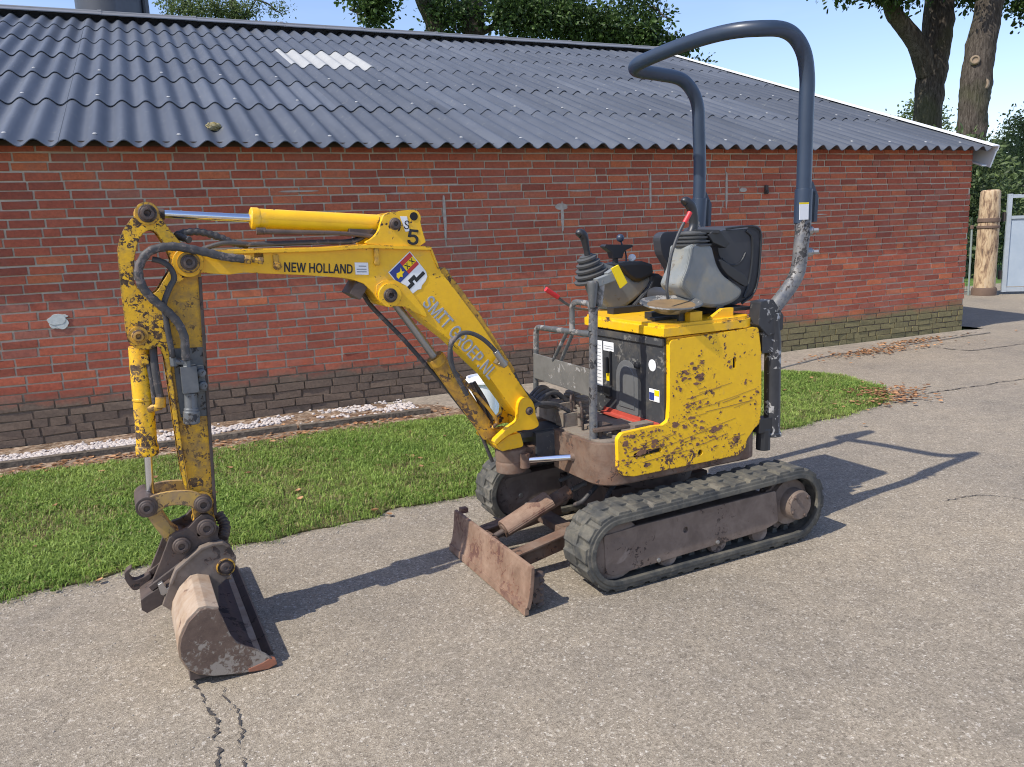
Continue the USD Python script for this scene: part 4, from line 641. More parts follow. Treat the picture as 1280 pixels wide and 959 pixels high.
    'track_edge': [(-0.5125, 0.1643), (-0.4982, 0.0519), (-0.4648, -0.0038), (-0.2451, 0.253), (0.0821, 0.2652), (0.4369, 0.2898), (0.6799, 0.1816), (0.5784, 0.0225), (0.464, 0.0044), (0.3878, -0.0)],
    'motor': [(0.5402, -0.5, 0.1729), (0.5098, -0.45, 0.164), (-0.0575, -0.48, 0.1765), (-0.1298, -0.46, 0.0318), (0.1191, -0.46, 0.0425), (0.3457, -0.46, 0.0519)],
    'blade_front': [(0.208, 0.1997), (0.141, 0.049), (-0.5143, 0.1886), (-0.4597, 0.0246)],
    'blade_arm': [(-0.6361, 0.03, 0.1575), (-0.3646, 0.03, 0.2815), (-0.3813, -0.0, 0.2891), (-0.2018, 0.0, 0.3141)],
    'front_rail': [(-0.2946, 0.28, 0.5966), (-0.2779, 0.28, 0.9146), (-0.2491, 0.28, 0.9228), (-0.3309, -0.25, 0.9481), (-0.3268, -0.25, 0.5372), (-0.314, -0.25, 1.0477), (-0.33, -0.1, 0.9531), (-0.3195, -0.1, 1.0544), (-0.3198, -0.22, 1.0616)],
    'sheet': [(0.2581, 0.8068), (-0.179, 0.7973), (-0.1749, 0.6996), (0.2657, 0.7009)],
    'front_panel': [(0.1828, 0.8792), (-0.3159, 0.8979), (-0.3191, 0.6379), (0.1592, 0.6268), (0.1904, 0.8532), (0.087, 0.8459), (0.0835, 0.5589), (-0.0062, 0.873), (-0.0532, 0.8539), (0.0617, 0.6495), (0.0605, 0.6891), (0.0301, 0.6652), (-0.0279, 0.7891), (-0.163, 0.6101), (-0.2686, 0.8027), (-0.2567, 0.6699), (-0.3041, 0.7005)],
    'emblem': [(-0.9583, -0.03, 1.2907), (-1.047, -0.03, 1.2178), (-0.9695, -0.03, 1.1258), (-0.8901, -0.03, 1.1911), (-0.924, -0.03, 1.2486), (-1.0036, -0.03, 1.2542), (-1.0094, -0.03, 1.1723)],
    'texts': [(-1.4122, -0.03, 1.2444), (-1.1778, -0.03, 1.2226), (-1.4095, -0.03, 1.274), (-1.166, -0.03, 1.2612), (-1.1172, -0.03, 1.2134), (-0.9127, -0.03, 1.0861), (-0.6686, -0.03, 0.7882), (-0.8592, -0.03, 1.1268), (-0.9688, -0.03, 1.317), (-0.9195, -0.03, 1.3638), (-0.9865, -0.03, 1.4114), (-0.9597, -0.03, 1.3595), (-0.9461, -0.03, 1.1035), (-0.869, -0.03, 1.175)],
    'hose_a': [(-1.5443, -0.07, 1.2919), (-1.6056, -0.07, 1.3027), (-1.6647, -0.07, 1.3209), (-1.7343, -0.07, 1.3391), (-1.7808, -0.07, 1.3411), (-1.8222, -0.07, 1.3306), (-1.8477, -0.07, 1.3048), (-1.8624, -0.07, 1.2687), (-1.8562, -0.07, 1.2237), (-1.8332, -0.07, 1.1846), (-1.796, -0.07, 1.1439), (-1.7674, -0.07, 1.1032), (-1.7533, -0.07, 1.0581), (-1.7539, -0.07, 1.0192), (-1.7555, -0.07, 0.9801)],
    'hose_b': [(-1.7298, 0.03, 1.3778), (-1.6898, 0.03, 1.3867), (-1.6481, 0.03, 1.3826), (-1.5996, 0.03, 1.3651), (-1.5556, 0.03, 1.3448), (-1.5124, 0.03, 1.335)],
    'hose_c': [(-1.8187, -0.055, 1.3057), (-1.7919, -0.055, 1.2968), (-1.7685, -0.055, 1.2755), (-1.7614, -0.055, 1.2422), (-1.7779, -0.055, 1.2129), (-1.7999, -0.055, 1.1636), (-1.7995, -0.055, 1.1125), (-1.7973, -0.055, 1.0608), (-1.7936, -0.055, 1.0085)],
    'hose_d': [(-0.8356, -0.09, 0.9619), (-0.848, -0.1, 0.9312), (-0.8388, -0.09, 0.8535), (-0.8097, -0.07, 0.8168)],
    'hose_e': [(-0.6239, -0.1, 0.837), (-0.662, -0.1, 0.897), (-0.7098, -0.1, 0.9478), (-0.7579, -0.1, 0.9766), (-0.8, -0.1, 0.9805), (-0.837, -0.1, 0.9541), (-0.8524, -0.1, 0.9106), (-0.8457, -0.1, 0.8617), (-0.817, -0.1, 0.7975), (-0.7904, -0.1, 0.7449)],
    'boom_tube': [(-1.5037, 0.0, 1.3371), (-1.2744, 0.0, 1.3356), (-1.1606, 0.0, 1.3337), (-1.1064, 0.0, 1.3541), (-1.0815, 0.0, 1.3701), (-1.4622, -0.01, 1.3778), (-1.274, -0.01, 1.3684), (-1.1614, -0.01, 1.3588), (-1.0863, -0.01, 1.3475)],
    'boom_under': [(-1.1637, 0.0, 1.184), (-1.1466, 0.0, 1.1398), (-1.0916, 0.0, 1.0776), (-1.0089, 0.0, 0.9454), (-0.8926, 0.0, 0.7698), (-0.801, 0.0, 0.6306), (-0.7063, 0.0, 0.4688), (-0.6204, 0.03, 0.328)],
    'valve': [(-1.7704, -0.02, 0.9556), (-1.7302, -0.02, 0.87), (-1.7774, -0.02, 0.8692), (-1.7496, -0.02, 0.8058), (-1.7771, -0.02, 0.8041), (-1.7382, -0.02, 0.7575), (-1.7114, -0.02, 0.9288), (-1.7157, -0.02, 0.8886), (-1.7536, -0.02, 0.9737), (-1.7914, -0.02, 0.9858), (-1.7864, -0.02, 1.0301)],
    'swing_ear': [(-0.556, 0.6151), (-0.5537, 0.6672), (-0.5383, 0.6913), (-0.5165, 0.695), (-0.4953, 0.6824), (-0.4821, 0.6477), (-0.4799, 0.611), (-0.4663, 0.5824), (-0.4706, 0.5664), (-0.504, 0.558), (-0.551, 0.565), (-0.5981, 0.5555), (-0.6345, 0.5381), (-0.6601, 0.5191), (-0.6698, 0.537), (-0.6406, 0.5587), (-0.5968, 0.5849), (-0.5639, 0.5998)],
    'swing_block': [(-0.6385, 0.5476), (-0.5702, 0.5537), (-0.566, 0.4864), (-0.6307, 0.4901)],
    'swing_rod': [(-0.5326, -0.06, 0.4377), (-0.5144, -0.06, 0.4347), (-0.3073, -0.06, 0.4173)],
}
BC = 0.03
YEL, YEL2 = (0.84, 0.475, 0.006), (0.74, 0.40, 0.008)
worn('yellow_paint', YEL, YEL2, t=0.725, scale=38, big=7.0, edge=0.13, rough=0.38, dust=(0.42, 0.3, 0.12), dust_t=0.7, coat=0.15)
worn('yellow_scuffed', (0.72, 0.39, 0.01), (0.5, 0.27, 0.02), t=0.625, soft=0.02, rim=0.03, scale=80, big=14.0, edge=0.14, rough=0.5, chip=(0.06, 0.035, 0.022), dust=(0.26, 0.155, 0.05), dust_t=0.5)
worn('yellow_chipped', YEL, (0.6, 0.33, 0.015), t=0.568, soft=0.015, rim=0.028, scale=95, big=20.0, edge=0.14, rough=0.45, chip=(0.05, 0.03, 0.02), dust=(0.28, 0.17, 0.06), dust_t=0.6)
worn('yellow_grimy', (0.62, 0.34, 0.015), (0.42, 0.22, 0.03), t=0.61, scale=55, big=9.0, rough=0.6, chip=(0.06, 0.04, 0.028), dust=(0.16, 0.09, 0.04), dust_t=0.52, edge=0.12)
worn('yellow_panel', (0.86, 0.5, 0.006), (0.78, 0.44, 0.008), t=0.685, soft=0.02, rim=0.035, scale=55, big=12.0, rough=0.36, chip=(0.1, 0.05, 0.032), rust=(0.32, 0.14, 0.03), zbias=(0.38, 0.62, 0.1), edge=0.1, coat=0.2, dust=(0.55, 0.36, 0.12), dust_t=0.72)
worn('rust_brown', (0.1, 0.06, 0.04), (0.17, 0.095, 0.058), t=0.58, scale=30, big=6.0, chip=(0.05, 0.03, 0.022), rust=(0.22, 0.085, 0.035), rough=0.75, dust=(0.2, 0.145, 0.105), dust_t=0.54, bump=0.5)
worn('rust_blade', (0.15, 0.088, 0.055), (0.22, 0.132, 0.085), t=0.6, scale=40, big=5.0, chip=(0.11, 0.05, 0.035), rust=(0.24, 0.1, 0.045), rough=0.7, dust=(0.3, 0.2, 0.135), dust_t=0.52, bump=0.5)
worn('track_steel', (0.125, 0.09, 0.068), (0.165, 0.122, 0.093), t=0.68, scale=50, big=5.0, chip=(0.04, 0.028, 0.022), rust=(0.12, 0.06, 0.035), rough=0.8, dust=(0.23, 0.175, 0.135), dust_t=0.52, bump=0.4)
worn('dark_steel', (0.05, 0.036, 0.03), (0.085, 0.06, 0.048), t=0.62, scale=30, big=6.0, chip=(0.025, 0.02, 0.017), rust=(0.12, 0.055, 0.03), rough=0.6, dust=(0.13, 0.09, 0.065), dust_t=0.6, bump=0.4)
worn('bucket_outside', (0.27, 0.18, 0.115), (0.36, 0.26, 0.17), t=0.6, scale=26, big=6.0, chip=(0.12, 0.07, 0.045), rust=(0.25, 0.12, 0.06), rough=0.65, dust=(0.42, 0.34, 0.26), dust_t=0.54, bump=0.4)
worn('bucket_ear_steel', (0.115, 0.088, 0.068), (0.17, 0.135, 0.105), t=0.64, scale=30, big=5.0, chip=(0.05, 0.035, 0.028), rust=(0.16, 0.08, 0.045), rough=0.65, dust=(0.24, 0.19, 0.15), dust_t=0.6, bump=0.3)
worn('bucket_side_dirt', (0.1, 0.064, 0.047), (0.15, 0.1, 0.072), t=0.62, scale=70, big=18.0, chip=(0.29, 0.25, 0.205), rust=(0.17, 0.115, 0.08), rim=0.08, soft=0.09, rough=0.85, zbias=(0.05, 0.15, 0.17), bump=1.2)
worn('worn_edge', (0.35, 0.12, 0.06), (0.22, 0.1, 0.06), t=0.62, scale=30, big=12, chip=(0.09, 0.05, 0.035), rough=0.6)
worn('rubber', (0.034, 0.035, 0.033), (0.056, 0.056, 0.05), t=0.64, scale=18, big=6.0, chip=(0.12, 0.11, 0.09), rust=(0.1, 0.09, 0.07), rim=0.05, soft=0.05, rough=0.75, dust=(0.15, 0.135, 0.1), dust_t=0.53, bevel=0.006, bump=0.4)
worn('hose_rubber', (0.035, 0.034, 0.034), (0.055, 0.052, 0.05), t=0.62, scale=60, big=12, chip=(0.12, 0.1, 0.09), rust=(0.08, 0.06, 0.05), rough=0.6, bevel=0.001)
worn('navy_steel', (0.018, 0.031, 0.055), (0.024, 0.038, 0.064), t=0.74, scale=26, chip=(0.12, 0.12, 0.12), rust=(0.06, 0.07, 0.09), rough=0.42, coat=0.1, bump=0.08)
worn('scraped_tube', (0.085, 0.092, 0.105), (0.2, 0.19, 0.17), t=0.56, scale=70, big=14, chip=(0.035, 0.035, 0.036), rust=(0.16, 0.11, 0.07), rough=0.5, metallic=0.2)
worn('speckled_black', (0.022, 0.023, 0.026), (0.035, 0.036, 0.04), t=0.63, scale=40, big=8, chip=(0.32, 0.31, 0.29), rust=(0.09, 0.085, 0.08), rough=0.42)
worn('rail_steel', (0.085, 0.09, 0.088), (0.13, 0.13, 0.125), t=0.58, scale=34, big=8, chip=(0.26, 0.25, 0.23), rust=(0.12, 0.08, 0.05), rough=0.5, metallic=0.2)
worn('guard_sheet', (0.13, 0.125, 0.11), (0.19, 0.18, 0.16), t=0.64, scale=40, big=5, chip=(0.3, 0.29, 0.27), rust=(0.16, 0.12, 0.08), rough=0.55, metallic=0.15)
worn('dark_panel', (0.035, 0.037, 0.04), (0.052, 0.054, 0.056), t=0.66, scale=50, big=6, chip=(0.15, 0.145, 0.13), rust=(0.08, 0.075, 0.07), rough=0.5, dust=(0.13, 0.115, 0.09), dust_t=0.62)
worn('grey_plastic', (0.165, 0.178, 0.172), (0.215, 0.225, 0.212), t=0.7, scale=40, big=5, chip=(0.14, 0.13, 0.11), rust=(0.24, 0.2, 0.13), rough=0.55, dust=(0.3, 0.26, 0.17), dust_t=0.62)
worn('floor_dirt', (0.15, 0.125, 0.1), (0.22, 0.18, 0.14), t=0.58, scale=40, big=6, chip=(0.2, 0.17, 0.13), rust=(0.17, 0.08, 0.04), rough=0.85, bump=0.5)
worn('valve_grey', (0.1, 0.11, 0.115), (0.15, 0.155, 0.155), t=0.62, scale=50, big=12, chip=(0.04, 0.04, 0.04), rust=(0.14, 0.1, 0.06), rough=0.45, metallic=0.3)
plain('chrome', (0.72, 0.74, 0.78), 0.14, 1.0, var=0.03, bevel=0.001)
plain('dull_steel', (0.35, 0.34, 0.32), 0.4, 0.9, var=0.15)
plain('seat_vinyl', (0.036, 0.037, 0.041), 0.45, var=0.12, scale=20, bump=0.15, bevel=0.008)
plain('black_plastic', (0.02, 0.021, 0.023), 0.4, var=0.15, bevel=0.005)
plain('boot_rubber', (0.06, 0.061, 0.06), 0.65, var=0.15)
plain('red_grip', (0.55, 0.03, 0.035), 0.45, var=0.1)
plain('red_paint', (0.42, 0.07, 0.045), 0.5, var=0.25, scale=30)
plain('tag_yellow', (0.85, 0.6, 0.0), 0.5, var=0.05)
plain('sticker_white', (0.74, 0.74, 0.72), 0.45, var=0.05)
plain('sticker_red', (0.52, 0.035, 0.03), 0.4, var=0.05)
plain('sticker_blue', (0.025, 0.045, 0.2), 0.4, var=0.05)
plain('sticker_black', (0.012, 0.012, 0.014), 0.45, var=0.05)
plain('letter_grey', (0.33, 0.34, 0.35), 0.5, var=0.25, scale=60)
plain('slot_dark', (0.008, 0.008, 0.008), 0.8)
plain('arch_grey', (0.12, 0.122, 0.12), 0.55, var=0.2, scale=25)
plain('pan_dirt', (0.2, 0.13, 0.06), 0.6, var=0.5, scale=18)
worn('yellow_dipper', (0.72, 0.39, 0.01), (0.52, 0.28, 0.02), t=0.65, soft=0.02, rim=0.03, scale=95, big=16.0, edge=0.16, rough=0.5, chip=(0.06, 0.035, 0.022), dust=(0.27, 0.165, 0.055), dust_t=0.5, zbias=(0.6, 0.85, 0.085))
worn('yellow_dusty', (0.5, 0.31, 0.06), (0.38, 0.24, 0.07), t=0.6, soft=0.02, rim=0.03, scale=70, big=14.0, edge=0.2, rough=0.6, chip=(0.05, 0.034, 0.026), dust=(0.3, 0.2, 0.1), dust_t=0.5)
M = MATS

EX = thing('mini_excavator', 'worn yellow mini excavator with rubber tracks and navy roll bar, standing on the asphalt', 'excavator', (1.80, 2.907, 0), 2.8)
def part(name, mesh, m, parent=EX, smooth=False, label=None, kind=None): return obj(name, mesh, M[m], parent, smooth=smooth, label=label, kind=kind)
def parts(name, meshes, m, parent=EX, smooth=False, label=None): return [part(name, x, m, parent, smooth, label if i == 0 else None) for i, x in enumerate(meshes)][0]
def pin(a, z, b0, b1, r, head=True, hexa=True):
    """A pivot pin along b with a stepped washer and head on the near side."""
    ms = [cyl((a, b0, z), (a, b1, z), r, 18)]
    if head:
        ms.append(lathe([(r * 1.3, 0), (r * 1.3, 0.005), (r * 1.15, 0.008), (r * 0.98, 0.008), (r * 0.95, 0.014), (r * 0.5, 0.016), (r * 0.45, 0.009), (0.0001, 0.009)], (a, b0 + 0.004, z), (0, -1, 0), 20))
    return cat(ms)
def boss(a, z, b0, b1, r, hole=0.0): return ext(disc((a, z), r, 24), b0, b1) if not hole else ext(disc((a, z), r, 24), b0, b1, hole=disc((a, z), hole, 18))
def poly(name): return Polygon(SH[name]).buffer(0)

# ---------------------------------------------------------------- undercarriage
C1, R1, C2, R2 = (-0.372, 0.160), 0.156, (0.512, 0.168), 0.164
loop = unary_union([disc(C1, R1, 48), disc(C2, R2, 48)]).convex_hull
def along(poly_, n):
    L = poly_.exterior; out = []
    for k in range(n):
        s = k / n * L.length; p = np.array(L.interpolate(s).coords[0]); q = np.array(L.interpolate((s + 0.004) % L.length).coords[0]); t = (q - p) / np.linalg.norm(q - p); out.append((p, t))
    return out
for side, (b0, b1) in enumerate(((-0.5, -0.322), (0.322, 0.5))):
    s = -1 if side == 0 else 1; far = side == 1; ob = b0 if not far else b1; ib = b1 if not far else b0
    belt = ext(loop.buffer(-0.012), b0 + 0.004, b1 - 0.004, hole=loop.buffer(-0.036))
    lugs = []
    ctr = np.array([0.07, 0.165]); NL = 34
    for k, (p, t) in enumerate(along(loop.buffer(-0.012), NL * 2)):
        nrm = np.array([t[1], -t[0]]); nrm = nrm if nrm @ (p - ctr) > 0 else -nrm
        near_half = k % 2 == 0; bb0, bb1 = (b0 + 0.008, b0 + 0.098) if near_half else (b1 - 0.098, b1 - 0.008)
        w0, w1, h = 0.033, 0.025, 0.0095
        base = [p - t * w0 - nrm * 0.004, p + t * w0 - nrm * 0.004, p + t * w1 + nrm * h, p - t * w1 + nrm * h]
        V = []
        for bb, sc in ((bb0, 1.0), (bb1, 0.86)):
            mid = sum(base) / 4; V += [[*(mid + (q - mid) * sc)] for q in base]
        V = np.array(V); V3 = np.c_[V[:, 0], np.r_[np.full(4, bb0), np.full(4, bb1)], V[:, 1]]; V3[:, 2] = np.maximum(V3[:, 2], 0.001)
        m = trimesh.convex.convex_hull(V3); lugs.append(m)
    guides = [ext([(c[0] - 0.012, c[1]) , (c[0] + 0.012, c[1]), (c[0] + 0.006, c[1] + 0.001), (c[0] - 0.006, c[1] + 0.001)], -0.001, 0.001) for c in ()]
    rim = ext(loop.buffer(-0.026), ob + (0.0 if s < 0 else -0.018), ob + (0.018 if s < 0 else 0.0), hole=loop.buffer(-0.044))
    rt = part('rubber_track', cat(belt, lugs, rim), 'rubber', label='near rubber track' if not far else 'far rubber track half hidden by the blade arms')
    # inner guide teeth
    gt = []
    for p, t in along(loop.buffer(-0.036), 40):
        nrm = np.array([-t[1], t[0]]); nrm = nrm if nrm @ (ctr - p) > 0 else -nrm
        gt.append(trimesh.convex.convex_hull(np.array([[*(p + t * x * w + nrm * y), bb] for x in (-1, 1) for y, w in ((-0.004, 0.016), (0.022, 0.009)) for bb in ((b0 + b1) / 2 - 0.02, (b0 + b1) / 2 + 0.02)])[:, [0, 2, 1]]))
    part('guide_teeth', cat(gt), 'rubber', rt)
    plate = poly('track_plate'); pp = [(-0.435, 0.232), (-0.275, 0.240), (0.41, 0.248), (0.428, 0.11), (0.345, 0.088), (-0.40, 0.066), (-0.43, 0.086)]
    hole = disc((-0.0575, 0.1765), 0.012)
    ob_, ib_ = (-0.478, -0.345) if s < 0 else (0.345, 0.478)
    fr = part('track_frame', cat(ext(pp, ob_, ob_ + 0.014, r=0.01, hole=hole) if s < 0 else ext(pp, ob_ , ob_ + 0.014, r=0.01), ext(Polygon(pp).buffer(-0.02), ob_ + 0.012, ib_ - 0.012), ext(pp, ib_ - 0.014, ib_, r=0.01)), 'track_steel', label='rust brown side frame of the near track' if s < 0 else None)
    ms = [lathe([(0.009, 0), (0.009, 0.006), (0.0001, 0.007)], (x, ob_, z), (0, -1, 0), 8) for x, z in ((-0.19, 0.082), (0.10, 0.092))] if s < 0 else [lathe([(0.012, 0), (0.012, 0.006), (0.0001, 0.007)], (x, ob_, z), (0, -1, 0), 8) for x, z in ((-0.36, 0.14), (-0.33, 0.09))]
    parts('frame_bolt', ms, 'dull_steel', fr)
    part('idler_wheel', cat(lathe([(0.03, -0.07), (0.1, -0.06), (0.118, -0.05), (0.118, -0.015), (0.095, -0.01), (0.095, 0.01), (0.118, 0.015), (0.118, 0.05), (0.1, 0.06), (0.03, 0.07)], (C1[0], (b0 + b1) / 2, C1[1]), (0, 1, 0), 28)), 'track_steel', smooth=35)
    teeth = Polygon([(C2[0] + (0.122 if (k // 2) % 2 else 0.104) * math.cos(k * math.pi / 22), C2[1] + (0.122 if (k // 2) % 2 else 0.104) * math.sin(k * math.pi / 22)) for k in range(44)])
    part('drive_sprocket', ext(teeth, (b0 + b1) / 2 - 0.012, (b0 + b1) / 2 + 0.012), 'track_steel')
    if s < 0:
        part('drive_motor', lathe([(0.11, 0), (0.11, 0.03), (0.1, 0.04), (0.098, 0.075), (0.066, 0.085), (0.063, 0.13), (0.058, 0.137), (0.0001, 0.138)], (C2[0] + 0.012, -0.37, C2[1] + 0.002), (0, -1, 0), 28), 'track_steel', smooth=35)
        parts('motor_bolt', ([lathe([(0.008, 0), (0.008, 0.008), (0.0001, 0.009)], (C2[0] + 0.012 + 0.05 * math.cos(q), -0.506, C2[1] + 0.002 + 0.05 * math.sin(q)), (0, -1, 0), 6) for q in (0.7, 2.2, 3.6, 5.2)]), 'dark_steel')
    else:
        part('drive_motor', lathe([(0.11, 0), (0.11, 0.03), (0.098, 0.075), (0.063, 0.13), (0.0001, 0.138)], (C2[0], 0.37, C2[1]), (0, 1, 0), 24), 'track_steel', smooth=35)
    for x in (-0.13, 0.12, 0.34):
        part('track_roller', lathe([(0.02, -0.055), (0.042, -0.052), (0.046, -0.03), (0.03, -0.02), (0.03, 0.02), (0.046, 0.03), (0.042, 0.052), (0.02, 0.055)], (x, (b0 + b1) / 2, 0.079), (0, 1, 0), 18), 'track_steel', smooth=35)
part('undercarriage_frame', cat(box((0.05, 0, 0.215), (0.5, 0.36, 0.13)), box((-0.1, 0, 0.17), (0.09, 0.7, 0.08)), box((0.28, 0, 0.17), (0.09, 0.7, 0.08))), 'dark_steel')
part('slew_ring', lathe([(0.235, 0.27), (0.235, 0.315), (0.215, 0.32), (0.215, 0.345), (0.25, 0.35), (0.25, 0.372), (0.1, 0.372)], (0.06, 0, 0), (0, 0, 1), 36), 'dark_steel', smooth=35)
parts('frame_hose', (tube([(-0.1, -0.05, 0.3), (-0.2, -0.1, 0.3), (-0.3, -0.12, 0.24), (-0.3, -0.05, 0.2)], 0.01, 8), tube([(-0.05, -0.12, 0.32), (-0.18, -0.16, 0.29), (-0.26, -0.2, 0.22)], 0.01, 8), tube([(-0.12, 0.05, 0.32), (-0.25, 0.02, 0.31), (-0.33, 0.03, 0.29)], 0.009, 8)), 'hose_rubber', smooth=60)

# ---------------------------------------------------------------- dozer blade
prof = [(-0.768, 0.028), (-0.757, 0.062), (-0.750, 0.1), (-0.745, 0.14), (-0.741, 0.178), (-0.729, 0.180), (-0.731, 0.14), (-0.736, 0.1), (-0.743, 0.055), (-0.754, 0.024)]
bl = part('dozer_blade', ext(prof, -0.482, 0.225), 'rust_blade', label='rust brown dozer blade, lowered almost to the ground')
part('blade_edge', ext([(-0.776, 0.006), (-0.772, 0.034), (-0.758, 0.034), (-0.758, 0.006)], -0.482, 0.225), 'rust_blade', bl)
part('blade_hinge', cat(lathe([(0.012 if k % 2 else 0.018, 0.01 + 0.011 * k) for k in range(12)], (-0.695, -0.445, 0.008), (0.05, 0, 1), 12), box((-0.715, -0.44, 0.08), (0.03, 0.04, 0.1))), 'dark_steel', bl)
part('blade_lug', cat(box((-0.712, 0.19, 0.185), (0.03, 0.03, 0.02)), *[ext(disc((-0.675, 0.105), 0.024).union(Polygon([(-0.74, 0.06), (-0.675, 0.075), (-0.655, 0.10), (-0.675, 0.13), (-0.74, 0.15)])), b, b + 0.012) for b in (-0.035, 0.045)], cyl((-0.675, -0.045, 0.105), (-0.675, 0.068, 0.105), 0.012, 12)), 'rust_blade', bl)
for b in (-0.185, 0.175):
    part('blade_arm', cat(bar((-0.735, b, 0.062 - (b > 0) * 0.02), (-0.26, b * 0.9, 0.14 - (b > 0) * 0.02), 0.03, 0.062), bar((-0.735, b, 0.094 - (b > 0) * 0.02), (-0.26, b * 0.9, 0.172 - (b > 0) * 0.02), 0.06, 0.008)), 'rust_brown')
part('blade_crossmember', bar((-0.36, -0.18, 0.11), (-0.36, 0.17, 0.11), 0.07, 0.03), 'rust_brown')
A0, A1 = np.array([-0.675, 0.01, 0.105]), np.array([-0.30, 0.0, 0.245])
bc_ = part('blade_cylinder', cat(cyl(A0 + (A1 - A0) * 0.16, A1, 0.03, 18), lathe([(0.026, -0.022), (0.026, 0.022)], A0, (0, 1, 0), 16)), 'rust_brown', smooth=40)
part('cylinder_rod', cyl(A0, A0 + (A1 - A0) * 0.2, 0.013, 12), 'dark_steel', bc_, smooth=40)
GD = (A1 - A0) / np.linalg.norm(A1 - A0); GU = np.cross(GD, [0, 1, 0]); GU = GU if GU[2] > 0 else -GU
half = [tube([A0 + GD * 0.07 + GU * (0.036 * math.cos(q)) + np.array([0, 0.042 * math.sin(q), 0]), A0 + GD * 0.30 + GU * (0.04 * math.cos(q) + 0.006) + np.array([0, 0.046 * math.sin(q), 0])], 0.0075, 6, spline=False) for q in np.linspace(-1.5, 1.5, 17)]
part('cylinder_guard', cat(half), 'rust_blade', bc_, smooth=60)
part('cylinder_fitting', cat(cyl((-0.285, 0.0, 0.25), (-0.215, 0.0, 0.268), 0.012, 12), cyl((-0.33, 0.0, 0.235), (-0.28, 0.0, 0.251), 0.006, 8)), 'dull_steel', bc_, smooth=40)

# ---------------------------------------------------------------- upper frame and body
def arc(c, r, t0, t1, n=8): return [(c[0] + r * math.cos(t), c[1] + r * math.sin(t)) for t in np.linspace(t0, t1, n)]
PI = math.pi
tub = [(0.34, -0.362)] + arc((0.36, -0.292), 0.07, -PI / 2, 0, 8) + arc((0.29, 0.22), 0.14, 0, PI / 2, 8) + arc((-0.27, 0.27), 0.09, PI / 2, PI, 6) + [(-0.36, 0.2), (-0.30, 0.18), (-0.30, 0.005), (-0.368, 0.0), (-0.366, -0.1)] + arc((-0.262, -0.257), 0.1, PI, 1.5 * PI, 8)
fr = part('base_frame', cat(extz(Polygon(tub), 0.368, 0.53), extz(Polygon(tub).buffer(-0.012), 0.36, 0.37)), 'rust_brown', smooth=30, label='rusty lower frame with a rounded front corner')
part('floor_plate', cat(extz(Polygon(tub).buffer(-0.02), 0.529, 0.538), box((-0.17, -0.2, 0.545), (0.2, 0.24, 0.012)), box((-0.1, -0.26, 0.556), (0.11, 0.05, 0.03))), 'floor_dirt')
part('frame_scuff', ext([(-0.349, 0.0), (-0.349, 0.06), (-0.32, 0.1), (-0.31, 0.03)], 0, 0.001), 'sticker_white') if False else None
part('frame_nose', cat(box((-0.375, 0.075, 0.468), (0.16, 0.17, 0.115)), box((-0.46, 0.075, 0.40), (0.22, 0.12, 0.03)), box((-0.46, 0.075, 0.518), (0.2, 0.11, 0.025))), 'dark_panel')
# yellow body, with the far front corner cut away
hood = [(-0.045, -0.352), (0.30, -0.352)] + arc((0.30, -0.232), 0.12, -PI / 2, 0, 6) + arc((0.30, 0.22), 0.12, 0, PI / 2, 6) + [(0.08, 0.34), (-0.045, 0.20)]
part('engine_body', extz(Polygon(hood), 0.53, 0.918), 'yellow_paint', smooth=30)
pn = part('side_panel', ext(poly('panel').buffer(-0.004), -0.372, -0.35, r=0.016, hole=[disc((0.1022, 0.4379), 0.012, 14), Polygon([(0.268, 0.766), (0.284, 0.766), (0.284, 0.806), (0.268, 0.806)]), LineString([(-0.215, 0.478), (-0.1, 0.481)]).buffer(0.009)]), 'yellow_panel', label='yellow side panel with deep scratches and rust chips')
part('panel_slot', cat(ext(LineString([(-0.215, 0.478), (-0.1, 0.481)]).buffer(0.012), -0.3605, -0.3595), ext(disc((0.1022, 0.4379), 0.014, 14), -0.3605, -0.3595), ext([(0.265, 0.763), (0.287, 0.763), (0.287, 0.809), (0.265, 0.809)], -0.3605, -0.3595)), 'slot_dark', pn)
